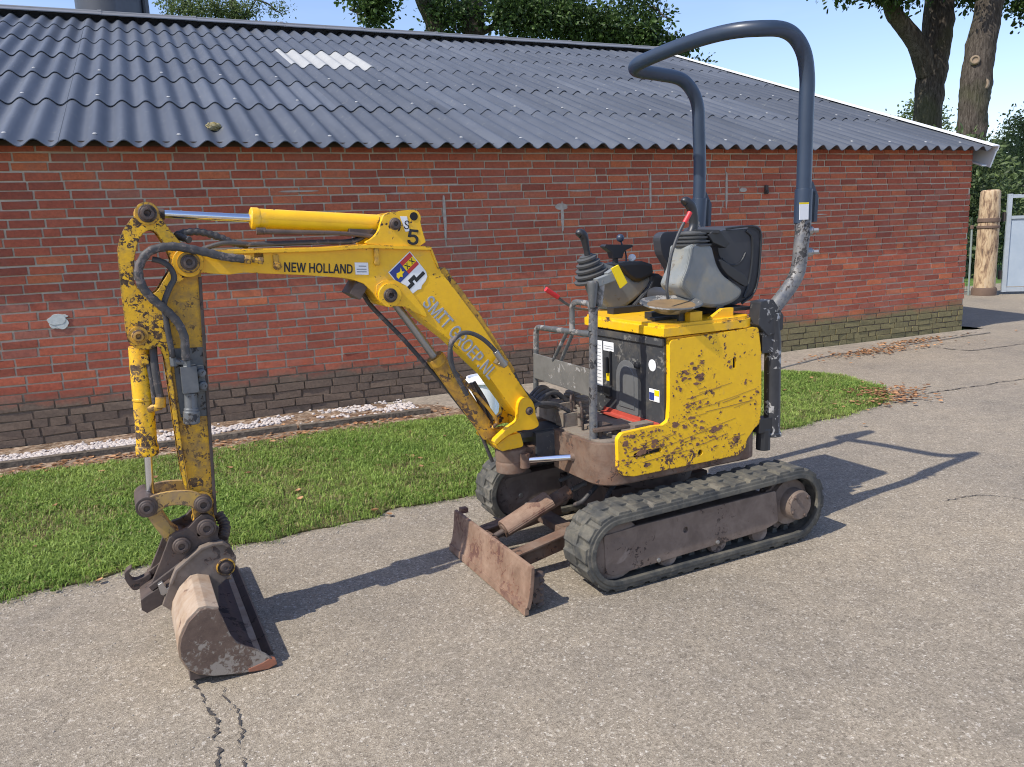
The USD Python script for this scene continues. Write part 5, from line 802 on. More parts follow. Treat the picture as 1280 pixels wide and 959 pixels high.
# deep gouges down to bare rusty metal, raised edges and all
gg = []
gr = np.random.default_rng(42)
def fleck(ca, cz, w, h, k, dp):
    ang = np.linspace(0, 2 * PI, 16, endpoint=False) + k; r = 0.25 + 1.4 * meshkit.fbm(np.c_[np.cos(ang) * 2.4, np.sin(ang) * 2.4, np.full(16, k * 7.7)], 4, k)
    return ext(np.c_[ca + np.cos(ang) * w / 2 * r, cz + np.sin(ang) * h / 2 * r], -0.3728 - dp, -0.3705)
inside = poly('panel').buffer(-0.006)
for j, (ga, gz, gw, gh, n) in enumerate(((0.10, 0.78, 0.035, 0.10, 26), (0.05, 0.775, 0.06, 0.06, 22), (0.0, 0.76, 0.05, 0.05, 12), (0.0, 0.72, 0.06, 0.05, 8), (0.055, 0.63, 0.05, 0.06, 26), (0.12, 0.64, 0.08, 0.012, 10), (0.395, 0.6, 0.014, 0.10, 16), (-0.262, 0.53, 0.06, 0.06, 34), (-0.18, 0.56, 0.14, 0.02, 34), (-0.06, 0.575, 0.16, 0.02, 26), (0.08, 0.56, 0.14, 0.03, 16), (0.0, 0.5, 0.3, 0.06, 60), (0.17, 0.52, 0.16, 0.05, 30), (0.27, 0.47, 0.06, 0.06, 16), (-0.26, 0.43, 0.04, 0.04, 14), (0.06, 0.45, 0.2, 0.05, 24), (-0.15, 0.5, 0.16, 0.08, 30), (0.3, 0.82, 0.1, 0.06, 8), (0.34, 0.68, 0.06, 0.1, 10))):
    for q in range(int(n * 1.35)):
        ca, cz = ga + gr.normal(0, 0.42) * gw, gz + gr.normal(0, 0.42) * gh; sz = 0.0022 + 0.0105 * gr.random() ** 3 * (1.9 if q < n * 0.2 else 1)
        w, h = sz * gr.uniform(0.8, 2.4), sz * gr.uniform(0.6, 1.3)
        if inside.contains(Polygon([(ca - w, cz - h), (ca + w, cz - h), (ca + w, cz + h), (ca - w, cz + h)])): gg.append(fleck(ca, cz, w, h, j * 97 + q, 0.00002 * ((j * 31 + q) % 40)))
worn('gouge_rust', (0.15, 0.075, 0.05), (0.25, 0.12, 0.06), t=0.6, scale=90, big=30, chip=(0.08, 0.045, 0.032), rust=(0.3, 0.13, 0.05), rough=0.8, bevel=0.0005)
for k in range(44):
    a0 = gr.uniform(-0.25, 0.36); z0 = gr.uniform(0.42, 0.72); L = gr.uniform(0.03, 0.24); sl = gr.uniform(0.05, 0.22); w = gr.uniform(0.0006, 0.0018)
    if not poly('panel').buffer(-0.02).contains(LineString([(a0, z0), (a0 + L, z0 + L * sl)])): continue
    P = [(a0, z0), (a0 + L * 0.4, z0 + L * sl * 0.35), (a0 + L, z0 + L * sl)]
    gg.append(ext(LineString(P).buffer(w / 2, quad_segs=1), -0.3727, -0.3705))
part('panel_gouges', cat(gg), 'gouge_rust', pn, kind='stuff')
lid_out = [(-0.075, -0.37), (0.31, -0.37)] + arc((0.31, -0.252), 0.118, -PI / 2, 0, 6) + arc((0.31, 0.24), 0.118, 0, PI / 2, 6) + [(0.07, 0.358), (-0.075, 0.205)]
lp_ = Polygon(lid_out)
part('body_lid', cat(extz(lp_, 0.924, 0.957), extz(lp_.buffer(-0.012), 0.956, 0.969)), 'yellow_paint', smooth=25, label='bright yellow lid under the seat')
fp_ = part('front_panel', cat(exta([(-0.345, 0.545), (0.195, 0.545), (0.195, 0.915), (-0.345, 0.915)], -0.058, -0.046), exta([(-0.345, 0.885), (0.195, 0.885), (0.195, 0.915), (-0.345, 0.915)], -0.066, -0.05)), 'dark_panel', label='dark grey front panel below the seat')
arch = Polygon([(-0.163, 0.585), (-0.028, 0.585), (-0.028, 0.72)] + arc((-0.0955, 0.72), 0.0675, 0, PI, 10) + [(-0.163, 0.72)])
part('access_cover', cat(exta(arch.buffer(0.012), -0.0605, -0.057), exta(arch.buffer(-0.012), -0.064, -0.058)), 'arch_grey', fp_)
part('panel_sticker', exta([(0.09, 0.66), (0.178, 0.66), (0.178, 0.862), (0.09, 0.862)], -0.0595, -0.0575), 'sticker_white', fp_)
part('panel_sticker', exta([(0.0, 0.822), (0.08, 0.822), (0.08, 0.862), (0.0, 0.862)], -0.0595, -0.0575), 'sticker_white', fp_)
part('panel_sticker', exta([(0.032, 0.69), (0.06, 0.69), (0.06, 0.726), (0.032, 0.726)], -0.0595, -0.0575), 'tag_yellow', fp_)
part('panel_sticker', exta(disc((-0.272, 0.80), 0.024), -0.0595, -0.0575), 'sticker_white', fp_)
stk = part('panel_sticker', exta([(-0.318, 0.655), (-0.25, 0.655), (-0.25, 0.705), (-0.318, 0.705)], -0.0595, -0.0575), 'sticker_white', fp_)
part('sticker_mark', exta([(-0.284, 0.659), (-0.252, 0.659), (-0.252, 0.69), (-0.284, 0.69)], -0.0605, -0.0593), 'sticker_blue', stk)
part('sticker_mark', exta([(-0.316, 0.68), (-0.286, 0.68), (-0.286, 0.703), (-0.316, 0.703)], -0.0605, -0.0593), 'tag_yellow', stk)
part('text_lines', cat([exta([(0.1, z), (0.168 - 0.02 * (k % 3), z), (0.168 - 0.02 * (k % 3), z + 0.003), (0.1, z + 0.003)], -0.0602, -0.0593) for k, z in enumerate(np.arange(0.68, 0.85, 0.016))] + [exta([(0.008, z), (0.07, z), (0.07, z + 0.003), (0.008, z + 0.003)], -0.0602, -0.0593) for z in (0.832, 0.842)]), 'letter_grey', fp_)
part('key_switch', cat(exta(disc((-0.18, 0.79), 0.014), -0.075, -0.058), box((-0.06, 0.045, 0.645), (0.02, 0.05, 0.04)), box((-0.068, 0.045, 0.762), (0.01, 0.012, 0.07)), box((-0.064, 0.018, 0.75), (0.012, 0.006, 0.15))), 'black_plastic', fp_)
part('red_rail', cat(box((-0.07, -0.12, 0.549), (0.022, 0.4, 0.01)), box((-0.061, -0.12, 0.562), (0.005, 0.4, 0.02))), 'red_paint')
parts('lid_bracket', [box((0.11, -0.31, 0.985), (0.06, 0.05, 0.04)), ext([(0.17, 0.96), (0.31, 0.96), (0.31, 1.005), (0.255, 1.005)], -0.325, -0.305)], 'yellow_paint')
parts('seat_rail', [box((0.2, -0.14, 0.983), (0.36, 0.05, 0.028)), box((0.2, 0.14, 0.983), (0.36, 0.05, 0.028))], 'black_plastic')
parts('seat_bracket', [box((0.36, -0.24, 0.992), (0.16, 0.1, 0.014)), box((0.27, -0.29, 0.98), (0.025, 0.02, 0.06)), box((0.06, -0.2, 0.975), (0.14, 0.05, 0.012)), cyl((0.07, -0.29, 0.96), (0.07, -0.29, 1.0), 0.015, 10)], 'black_plastic')

# ---------------------------------------------------------------- seat and control consoles
seat = part('seat', ext([(0.235, 1.0), (0.46, 0.99), (0.46, 1.05), (0.28, 1.072), (0.24, 1.06)], -0.165, 0.165, r=0.02), 'seat_vinyl', label='black vinyl seat')
bk = [(0.44, 1.0), (0.52, 1.02), (0.552, 1.1), (0.567, 1.28), (0.552, 1.325), (0.50, 1.335), (0.475, 1.31), (0.46, 1.15)]
part('backrest', cat(ext(bk, -0.21, 0.21, r=0.02), ext(poly('seat_back').buffer(-0.006), -0.218, -0.165, r=0.03), ext(poly('seat_back').buffer(-0.006), 0.165, 0.218, r=0.03)), 'seat_vinyl', seat)
part('seat_piping', cat(tube([(a, -0.221, z) for a, z in [(0.36, 1.322), (0.5, 1.327), (0.549, 1.30), (0.55, 1.22), (0.54, 1.11), (0.515, 1.045), (0.45, 1.005)]], 0.005, 6), tube([(a, -0.221, z) for a, z in [(0.47, 1.31), (0.50, 1.28), (0.505, 1.2), (0.49, 1.1), (0.46, 1.03)]], 0.006, 6), tube([(0.34, -0.2195, 1.20), (0.39, -0.2195, 1.17), (0.44, -0.2195, 1.18), (0.47, -0.2195, 1.22)], 0.004, 6)), 'black_plastic', seat)
def rounded(polyg, b0, b1, e=0.014):
    """A moulded pod: full profile in the middle, smaller towards both faces."""
    P = Polygon(polyg) if not hasattr(polyg, 'area') else polyg
    ms = [ext(P, b0 + e, b1 - e)]
    for k in range(1, 5):
        t = k / 4 * PI / 2; off = -e * (1 - math.cos(t)) ; d = e * math.sin(t)
        ms += [ext(P.buffer(off), b0 + e - d, b0 + e - d + e * 0.5), ext(P.buffer(off), b1 - e + d - e * 0.5, b1 - e + d)]
    return cat(ms)
def smoothed(name, it=2):
    P = np.array(SH[name] if isinstance(name, str) else name)
    for _ in range(it): Q = np.roll(P, -1, 0); P = np.stack([0.75 * P + 0.25 * Q, 0.25 * P + 0.75 * Q], 1).reshape(-1, 2)
    return Polygon(P).buffer(0)
def boot(c0, c1, r0, r1, n, sq=1.0):
    prof = []
    c0, c1 = np.array(c0, float), np.array(c1, float); H = np.linalg.norm(c1 - c0)
    for k in range(n):
        t0, t1 = k / n, (k + 1) / n; ra, rb = r0 + (r1 - r0) * t0, r0 + (r1 - r0) * t1
        prof += [(ra, H * t0), (ra * 1.03, H * (t0 + 0.45 / n)), (rb * 0.9, H * (t0 + 0.62 / n)), (rb * 0.88, H * (t1 - 0.08 / n))]
    prof.append((r1 * 0.7, H)); prof.append((0.0001, H + 0.003))
    return lathe(prof, c0, c1 - c0, 22)
def handle(pts, r): return tube(pts, r, 14, per=8)
NP = [(a + 0.07 * max(0, min(1, (0.16 - a) / 0.1)), z) for a, z in SH['near_pod']]
FP = [(a + 0.075 * max(0, min(1, (0.12 - a) / 0.1)), z) for a, z in SH['far_pod']]
near = part('control_console', rounded(smoothed(NP), -0.272, -0.13), 'grey_plastic', smooth=50, label='grey control console on the near side of the seat')
part('console_panel', ext(smoothed([(0.27, 1.21), (0.30, 1.15), (0.37, 1.105), (0.43, 1.075), (0.43, 1.12), (0.34, 1.17)], 1), -0.277, -0.262), 'black_plastic', near)
part('joystick_boot', boot((0.2, -0.2, 1.258), (0.2, -0.2, 1.318), 0.076, 0.058, 4), 'boot_rubber', near, smooth=30)
part('joystick', handle([(0.195, -0.2, 1.31), (0.207, -0.2, 1.345), (0.203, -0.2, 1.39), (0.19, -0.2, 1.42), (0.165, -0.2, 1.437), (0.155, -0.2, 1.43)], [0.02, 0.018, 0.02, 0.021, 0.02, 0.014]), 'black_plastic', near, smooth=60)
part('console_flap', cat(bar((0.2, -0.2, 1.318), (0.29, -0.24, 1.312), 0.09, 0.014), ext([(0.225, 1.30), (0.25, 1.316), (0.285, 1.316), (0.335, 1.262), (0.315, 1.245), (0.25, 1.27)], -0.27, -0.23)), 'black_plastic', near)
part('console_side_flap', cat(box((0.03, -0.276, 1.1), (0.028, 0.012, 0.075), ry=0.15), box((0.075, -0.277, 1.1), (0.03, 0.012, 0.075), ry=0.15)), 'sticker_white', near) if False else None
lv = part('lock_lever', tube([(a, -0.287, z) for a, b, z in SH['near_lever']] + [(0.01, -0.287, 1.06)], 0.0065, 10), 'dark_panel', smooth=60)
part('lever_grip', tube([(0.118, -0.287, 1.392), (0.105, -0.287, 1.373), (0.09, -0.287, 1.352)], 0.0095, 12), 'red_grip', lv, smooth=60, label='red grip of the near lock lever')
part('dust_pan', cat(lathe([(0.06, 0.0), (0.115, 0.03), (0.125, 0.034), (0.122, 0.04), (0.11, 0.036), (0.055, 0.01), (0.0001, 0.008)], (0.035, -0.27, 1.008), (-0.04, -0.13, 1), 32)), 'rail_steel', smooth=35)
part('pan_rust', lathe([(0.0001, 0), (0.085, 0.009), (0.1, 0.0165), (0.095, 0.019), (0.0001, 0.012)], (0.035, -0.272, 1.018), (-0.04, -0.13, 1), 28), 'pan_dirt')
farc = part('control_console', rounded(smoothed(FP), 0.272, 0.39), 'grey_plastic', smooth=50, label='grey control console on the far side')
part('console_top', rounded(smoothed('far_pod_top', 1).buffer(0.004), 0.257, 0.385), 'black_plastic', farc, smooth=50)
part('console_back', rounded(smoothed([(0.33, 1.13), (0.40, 1.12), (0.43, 1.06), (0.41, 1.01), (0.3, 0.98), (0.22, 0.975), (0.27, 1.02), (0.33, 1.08)], 1), 0.26, 0.36), 'black_plastic', farc, smooth=50)
part('joystick_boot', boot((0.045, 0.315, 1.115), (0.008, 0.315, 1.228), 0.086, 0.036, 5), 'boot_rubber', farc, smooth=30)
part('joystick', handle([(0.012, 0.3, 1.21), (0.004, 0.3, 1.25), (-0.004, 0.3, 1.29), (-0.012, 0.3, 1.315), (-0.03, 0.3, 1.327), (-0.042, 0.3, 1.318)], [0.016, 0.014, 0.018, 0.021, 0.021, 0.013]), 'black_plastic', farc, smooth=60)
part('blade_lever', cat(ext([(0.09, 1.262), (0.10, 1.272), (0.245, 1.264), (0.25, 1.255), (0.20, 1.238), (0.188, 1.205), (0.14, 1.205), (0.13, 1.235)], 0.285, 0.325, r=0.004), cyl((0.162, 0.305, 1.16), (0.162, 0.305, 1.21), 0.014, 10)), 'black_plastic', farc)
part('speed_lever', cat(tube([(0.225, 0.31, 1.16), (0.225, 0.31, 1.225), (0.205, 0.31, 1.265), (0.198, 0.31, 1.285)], 0.004, 8), sphere((0.195, 0.31, 1.297), 0.0185)), 'navy_steel', farc, smooth=60)
part('throttle_knob', cat(sphere((0.26, 0.31, 1.203), 0.018), cyl((0.26, 0.31, 1.16), (0.26, 0.31, 1.2), 0.005, 8)), 'sticker_white', farc, smooth=60)
lv = part('lock_lever', tube([(0.03, 0.33, 0.975), (-0.03, 0.33, 0.985), (-0.08, 0.33, 1.004), (-0.14, 0.33, 1.045)], 0.006, 10), 'rail_steel', smooth=60)
part('lever_grip', tube([(-0.135, 0.33, 1.045), (-0.165, 0.33, 1.064), (-0.198, 0.33, 1.086)], 0.0115, 12), 'red_grip', lv, smooth=60, label='red grip of the far lock lever')

# ---------------------------------------------------------------- front rail, guard sheet, pedals
def arcpath(pts, r=0.04, n=5):
    """Polyline with rounded corners."""
    P = [np.asarray(p, float) for p in pts]; out = [P[0]]
    for a, b, c in zip(P, P[1:], P[2:]):
        u, w = a - b, c - b; lu, lw = np.linalg.norm(u), np.linalg.norm(w); k = min(r, lu * 0.45, lw * 0.45); s, e = b + u / lu * k, b + w / lw * k
        for t in np.linspace(0, 1, n): out.append((1 - t) ** 2 * s + 2 * t * (1 - t) * b + t * t * e)
    return out + [P[-1]]
rail = part('front_rail', cat(tube(arcpath([(-0.295, 0.285, 0.535), (-0.278, 0.285, 0.925), (-0.331, -0.25, 0.948)], 0.035), 0.0125, 12, spline=False), tube(arcpath([(-0.322, -0.1, 0.945), (-0.3195, -0.1, 1.064), (-0.318, -0.245, 1.064), (-0.326, -0.25, 0.96)], 0.04), 0.0115, 12, spline=False),
                              tube([(-0.315, -0.05, 0.94), (-0.30, 0.10, 0.80)], 0.008, 8), tube([(-0.315, -0.095, 0.94), (-0.295, 0.045, 0.80)], 0.008, 8)), 'rail_steel', smooth=50)
part('rail_post', tube([(-0.327, -0.25, 0.532), (-0.324, -0.25, 0.75), (-0.314, -0.25, 1.05)], 0.0165, 14), 'scraped_tube', smooth=50, label='thick scuffed upright of the front rail')
part('guard_sheet', exta([(0.275, 0.812), (-0.235, 0.800), (-0.235, 0.69), (0.275, 0.70)], -0.304, -0.298), 'guard_sheet')
parts('lever_gaiter', [lathe([(0.012, 0), (0.015, 0.02), (0.021, 0.09), (0.018, 0.1)], (-0.322, -0.255, 1.05), (0.02, 0, 1), 14), lathe([(0.012, 0), (0.015, 0.02), (0.021, 0.1), (0.018, 0.105)], (-0.286, -0.245, 1.05), (0.06, 0, 1), 14)], 'rail_steel', smooth=50)
part('lever_bar', cat(bar((-0.30, -0.25, 1.142), (-0.2, -0.25, 1.168), 0.03, 0.03), bar((-0.25, -0.25, 1.165), (-0.21, -0.25, 1.185), 0.028, 0.025)), 'grey_plastic')
part('safety_tag', ext([(-0.243, 1.193), (-0.212, 1.205), (-0.172, 1.135), (-0.203, 1.115)], -0.272, -0.264), 'tag_yellow', label='bright yellow tag on the lever')
ped = [boot((-0.19, 0.12, 0.535), (-0.20, 0.12, 0.655), 0.05, 0.034, 5), boot((-0.2, 0.03, 0.535), (-0.205, 0.03, 0.645), 0.046, 0.032, 5)]
parts('lever_bellows', ped, 'floor_dirt', smooth=30)
part('control_valve', cat(box((-0.27, 0.13, 0.58), (0.10, 0.2, 0.09)), box((-0.29, 0.0, 0.565), (0.08, 0.08, 0.06)), box((-0.26, 0.2, 0.63), (0.05, 0.05, 0.04)), cyl((-0.31, 0.15, 0.56), (-0.31, 0.15, 0.66), 0.018, 10), cyl((-0.33, 0.05, 0.55), (-0.29, 0.05, 0.62), 0.014, 10), cyl((-0.27, -0.06, 0.54), (-0.27, -0.06, 0.62), 0.012, 10)), 'floor_dirt')
pd = [tube(arcpath([(-0.295, -0.12, 0.535), (-0.30, -0.12, 0.64), (-0.27, -0.06, 0.645), (-0.265, -0.05, 0.60), (-0.29, -0.08, 0.585)], 0.02), 0.006, 8, spline=False), tube(arcpath([(-0.28, -0.02, 0.535), (-0.29, -0.02, 0.66), (-0.25, 0.03, 0.665), (-0.24, 0.03, 0.6)], 0.02), 0.006, 8, spline=False), bar((-0.34, -0.27, 0.575), (-0.2, -0.31, 0.58), 0.03, 0.012), cyl((-0.3, -0.25, 0.53), (-0.3, -0.25, 0.6), 0.012, 8), box((-0.25, -0.2, 0.56), (0.05, 0.06, 0.03)), cyl((-0.24, -0.28, 0.535), (-0.24, -0.28, 0.565), 0.02, 10)]
parts('foot_pedal', pd, 'dark_steel', smooth=40)
parts('valve_hose', ([tube([(-0.26 + dx, 0.1 + db, 0.62), (-0.32 + dx, 0.1 + db, 0.67), (-0.40, 0.06 + db * 0.6, 0.66), (-0.46, 0.05 + db * 0.4, 0.60), (-0.5, 0.06 + db * 0.3, 0.56)], 0.0095, 8) for dx, db in ((0, -0.05), (0.01, 0.0), (0, 0.05), (0.02, 0.1))] + [tube([(-0.30, -0.02, 0.6), (-0.38, -0.04, 0.645), (-0.46, -0.045, 0.655), (-0.52, -0.04, 0.625)], 0.009, 8)]), 'hose_rubber', smooth=60)

# ---------------------------------------------------------------- roll bar
F = lambda s: [(0.655, s * 0.35, 1.28), (0.674, s * 0.333, 1.37), (0.679, s * 0.33, 1.6), (0.68, s * 0.33, 1.80)]
hoop = F(-1) + [(0.68, -0.33, 1.91), (0.66, -0.33, 2.0), (0.61, -0.33, 2.06), (0.54, -0.33, 2.085), (0.46, -0.31, 2.088), (0.395, -0.24, 2.093), (0.362, -0.12, 2.097), (0.335, 0.05, 2.092), (0.302, 0.2, 2.076), (0.284, 0.29, 2.060), (0.315, 0.33, 2.045), (0.43, 0.332, 2.036), (0.56, 0.33, 2.02), (0.63, 0.33, 1.97), (0.665, 0.33, 1.9), (0.672, 0.33, 1.8)] + F(1)[::-1][1:]
rb = part('roll_bar', tube(hoop[1:-1], 0.0305, 18, per=6), 'navy_steel', smooth=60, label='navy blue tubular roll bar hoop')
for s in (-1, 1):
    part('bar_sleeve', cat(cyl((0.672, s * 0.334, 1.33), (0.678, s * 0.33, 1.47), 0.036, 18), bar((0.708, s * 0.333, 1.335), (0.712, s * 0.333, 1.46), 0.04, 0.02, up=(1, 0, 0)), ext([(0.69, 1.335), (0.735, 1.335), (0.74, 1.44), (0.705, 1.5), (0.69, 1.5)], s * 0.333 - 0.02, s * 0.333 + 0.02)), 'navy_steel', rb, smooth=40)
    part('lower_tube', tube([(0.672, s * 0.34, 1.345), (0.656, s * 0.346, 1.25), (0.645, s * 0.348, 1.17), (0.628, s * 0.35, 1.12), (0.59, s * 0.35, 1.07), (0.5, s * 0.35, 0.985), (0.45, s * 0.35, 0.935)], 0.031, 16), 'scraped_tube', rb, smooth=60, label='lower roll bar tube scraped to bare metal')
    part('clamp_bolt', cat([lathe([(0.017, 0), (0.017, 0.016), (0.011, 0.02), (0.011, 0.04), (0.0001, 0.041)], (0.688 + 0.004 * k, s * 0.352, z), (0.8, s * 0.6, 0), 6) for k, z in enumerate((1.30, 1.21))] + [cyl((0.66, s * 0.35, z), (0.70, s * 0.352, z), 0.02, 10) for z in (1.30, 1.21)]), 'dull_steel', rb)
    part('rear_post', cat(tube([(0.508, s * 0.35, 0.455), (0.506, s * 0.35, 0.62), (0.503, s * 0.35, 0.85), (0.488, s * 0.35, 0.97)], 0.034, 16, spline=False), lathe([(0.04, 0), (0.04, 0.012), (0.034, 0.016)], (0.508, s * 0.35, 0.443), (0, 0, 1), 16)), 'speckled_black', smooth=40)
    part('post_bracket', cat(ext([(0.395, 0.93), (0.405, 1.025), (0.47, 1.03), (0.53, 0.96), (0.525, 0.90), (0.45, 0.88)], s * 0.35 - 0.03, s * 0.35 + 0.03, r=0.006), box((0.455, s * 0.35, 0.87), (0.06, 0.05, 0.12))), 'speckled_black')
    part('post_foot', cat(box((0.455, s * 0.35, 0.5), (0.08, 0.05, 0.06)), cyl((0.46, s * 0.35, 0.39), (0.46, s * 0.35, 0.48), 0.03, 12)), 'black_plastic')
part('warning_label', ext([(0.612, 1.345), (0.664, 1.345), (0.664, 1.408), (0.612, 1.408)], -0.3735, -0.3715), 'sticker_white', rb)
part('warning_label', ext([(0.612, 1.408), (0.664, 1.408), (0.664, 1.415), (0.612, 1.415)], -0.3735, -0.3715), 'tag_yellow', rb)

# ---------------------------------------------------------------- boom swing post
part('swing_post', cat(lathe([(0.05, 0), (0.062, 0.004), (0.064, 0.04), (0.06, 0.05), (0.064, 0.06), (0.064, 0.1), (0.052, 0.112), (0.03, 0.116), (0.0001, 0.116)], (-0.56, 0.02, 0.375), (0, 0, 1), 24), box((-0.5, 0.04, 0.43), (0.1, 0.08, 0.08))), 'rust_brown', smooth=40)
sw = smoothed('swing_ear', 1)
part('swing_bracket', cat(ext(sw, -0.062, -0.03), ext(sw, 0.09, 0.12), ext([(-0.65, 0.515), (-0.60, 0.545), (-0.545, 0.55), (-0.53, 0.49), (-0.63, 0.485)], -0.045, 0.105, r=0.01), ext([(-0.53, 0.56), (-0.475, 0.565), (-0.475, 0.60), (-0.53, 0.6)], -0.04, 0.1)), 'yellow_paint', label='yellow swing bracket holding the foot of the boom')
part('swing_rod', cat(tube([(-0.515, -0.05, 0.432), (-0.35, -0.155, 0.444)], 0.0135, 16)), 'chrome', smooth=60)
parts('swing_rod_eye', [lathe([(0.022, -0.03), (0.022, 0.03)], (-0.53, -0.045, 0.432), (0, 0, 1), 14), cyl((-0.37, -0.143, 0.4425), (-0.352, -0.155, 0.444), 0.018, 14)], 'rust_brown', smooth=40)
part('pivot_pin', pin(-0.5084, 0.6378, -0.062, 0.122, 0.013), 'dark_steel', smooth=35)

# ---------------------------------------------------------------- boom
boom = part('boom', ext(poly('boom'), BC - 0.06, BC + 0.06, r=0.006), 'yellow_paint', label='yellow cranked boom carrying the lettering')
tf = [(-1.64, 1.3175), (-1.28, 1.3105), (-1.11, 1.314), (-0.877, 1.296)]
part('boom_flange', cat(ext(LineString(tf).buffer(0.006, cap_style=2), BC - 0.073, BC + 0.073), ext(LineString([(-0.8782, 1.3), (-0.85, 1.22)]).buffer(0.004, cap_style=2), BC - 0.064, BC + 0.064)), 'yellow_paint', boom)
part('knee_bracket', cat(ext(smoothed('knee_bracket', 1), BC - 0.066, BC - 0.045), ext(smoothed('knee_bracket', 1), BC + 0.045, BC + 0.066), ext([(-1.06, 1.32), (-0.905, 1.31), (-0.915, 1.40), (-0.94, 1.41), (-0.955, 1.34), (-1.05, 1.335)], BC - 0.046, BC + 0.046)), 'yellow_paint', boom)
part('hose_guard', ext(poly('hose_guard'), BC - 0.05, BC + 0.05, r=0.003), 'yellow_scuffed', boom)
parts('boom_boss', [boss(-1.0483, 1.1372, BC - 0.078, BC + 0.078, 0.043), boss(-1.7127, 1.2898, BC - 0.074, BC + 0.074, 0.047), boss(-0.5084, 0.6378, BC - 0.062, BC + 0.062, 0.042), ext(smoothed([(-1.09, 1.19), (-1.0, 1.19), (-0.93, 1.10), (-0.9, 1.04), (-0.95, 1.065), (-1.0, 1.095), (-1.06, 1.095), (-1.1, 1.13)], 1), BC - 0.066, BC - 0.055)], 'yellow_paint', boom, smooth=30)
part('pivot_pin', pin(-1.0483, 1.1372, BC - 0.08, BC + 0.08, 0.02), 'dark_steel', smooth=35)
part('pivot_pin', pin(-1.7127, 1.2898, BC - 0.096, BC + 0.096, 0.02), 'dark_steel', smooth=35)
part('pivot_pin', pin(-1.0091, 1.3895, BC - 0.068, BC + 0.068, 0.017), 'dark_steel', smooth=35)
part('bracket_hole', cat(ext(disc((-0.936, 1.414), 0.015, 18), BC - 0.0672, BC - 0.0655)), 'slot_dark', boom)
parts('boom_clip', [cat(box((-1.086, BC - 0.066, 1.278), (0.016, 0.012, 0.055)), lathe([(0.011, 0), (0.011, 0.010), (0.0001, 0.011)], (-1.086, BC - 0.062, 1.256), (0, -1, 0), 10)), cat(boss(-1.4335, 1.263, BC - 0.07, BC - 0.055, 0.014), box((-1.4365, BC - 0.064, 1.286), (0.018, 0.01, 0.03)), lathe([(0.007, 0), (0.007, 0.01), (0.0001, 0.011)], (-1.4335, BC - 0.07, 1.263), (0, -1, 0), 8))], 'yellow_scuffed', boom)
LB = BC - 0.0605                       # lettering lies on the near face of the boom
def lettering(text, p, q, height, lift=0.0, bold=True, b=LB):
    """Raised vinyl lettering on the near side, baseline from p to q in (a, z)."""
    m = meshkit.text_mesh(text, height, 0.0012, bold=bold); x0, x1 = m.bounds[0][0], m.bounds[1][0]; p, q = np.array(p), np.array(q); d = q - p; L = np.linalg.norm(d); d /= L; n = np.array([-d[1], d[0]])
    v = m.vertices.copy(); u = (v[:, 0] - x0) / (x1 - x0) * L; w = v[:, 1] + lift; pos = p + np.outer(u, d) + np.outer(w, n)
    m.vertices = np.c_[pos[:, 0], b - v[:, 2] + 0.0003, pos[:, 1]]
    if m.volume < 0: m.invert()
    return m
def patch(pts, t=0.0009, b=LB): return ext(pts, b - t, b + 0.0004)
part('boom_lettering', lettering('NEW HOLLAND', (-1.412, 1.2425), (-1.176, 1.2225), 0.031), 'sticker_black', boom)
part('boom_lettering', lettering('SMIT GROEP.NL', (-0.924, 1.096), (-0.664, 0.778), 0.05), 'letter_grey', boom)
tg = part('white_tag', patch([(-1.166, 1.2608), (-1.117, 1.2572), (-1.1175, 1.214), (-1.1655, 1.218)]), 'sticker_white', boom)
part('text_lines', cat([patch([(-1.16 + dx, z + 0.002), (-1.125, z), (-1.125, z + 0.004), (-1.16 + dx, z + 0.006)], 0.0014) for dx, z in ((0.008, 1.243), (0.0, 1.232), (0.0, 1.224))]), 'letter_grey', tg)
KB = BC - 0.0665
part('boom_lettering', lettering('5', (-0.968, 1.3175), (-0.926, 1.3115), 0.052, b=KB), 'sticker_black', boom)
part('white_tag', ext([(-0.989, 1.416), (-0.962, 1.414), (-0.956, 1.362), (-0.972, 1.36)], KB - 0.0009, KB + 0.0004), 'sticker_white', boom)
part('boom_lettering', lettering('S', (-0.978, 1.372), (-0.959, 1.368), 0.03, bold=False, b=KB - 0.0009), 'sticker_black', boom)
# coat of arms: blue with a bird, red with a gold band and two crosses, white with a black step
T0, E1, E2 = np.array([-1.0455, 1.2185]), np.array([0.0875, 0.0725]), np.array([0.0725, -0.0965])
uv = lambda pts: [tuple(T0 + E1 * u + E2 * v) for u, v in pts]
shield = [(0, 0), (1, 0), (1, 0.8), (0.93, 0.94), (0.8, 1.0), (0.6, 1.02), (0.5, 1.08), (0.4, 1.02), (0.2, 1.0), (0.07, 0.94), (0, 0.8)]
em = part('coat_of_arms', patch(uv(shield), 0.0008), 'sticker_white', boom)
part('blue_field', patch(uv([(0.03, 0.03), (0.5, 0.03), (0.5, 0.48), (0.03, 0.48)]), 0.0012), 'sticker_blue', em)
part('red_field', patch(uv([(0.5, 0.03), (0.97, 0.03), (0.97, 0.48), (0.5, 0.48)]), 0.0012), 'sticker_red', em)
part('gold_band', patch(uv([(0.5, 0.17), (0.97, 0.17), (0.97, 0.36), (0.5, 0.36)]), 0.0015), 'tag_yellow', em)
part('bird_charge', patch(uv([(0.12, 0.28), (0.2, 0.2), (0.3, 0.24), (0.42, 0.16), (0.38, 0.28), (0.44, 0.33), (0.33, 0.34), (0.28, 0.42), (0.22, 0.35), (0.13, 0.37)]), 0.0016), 'tag_yellow', em)
xs = []
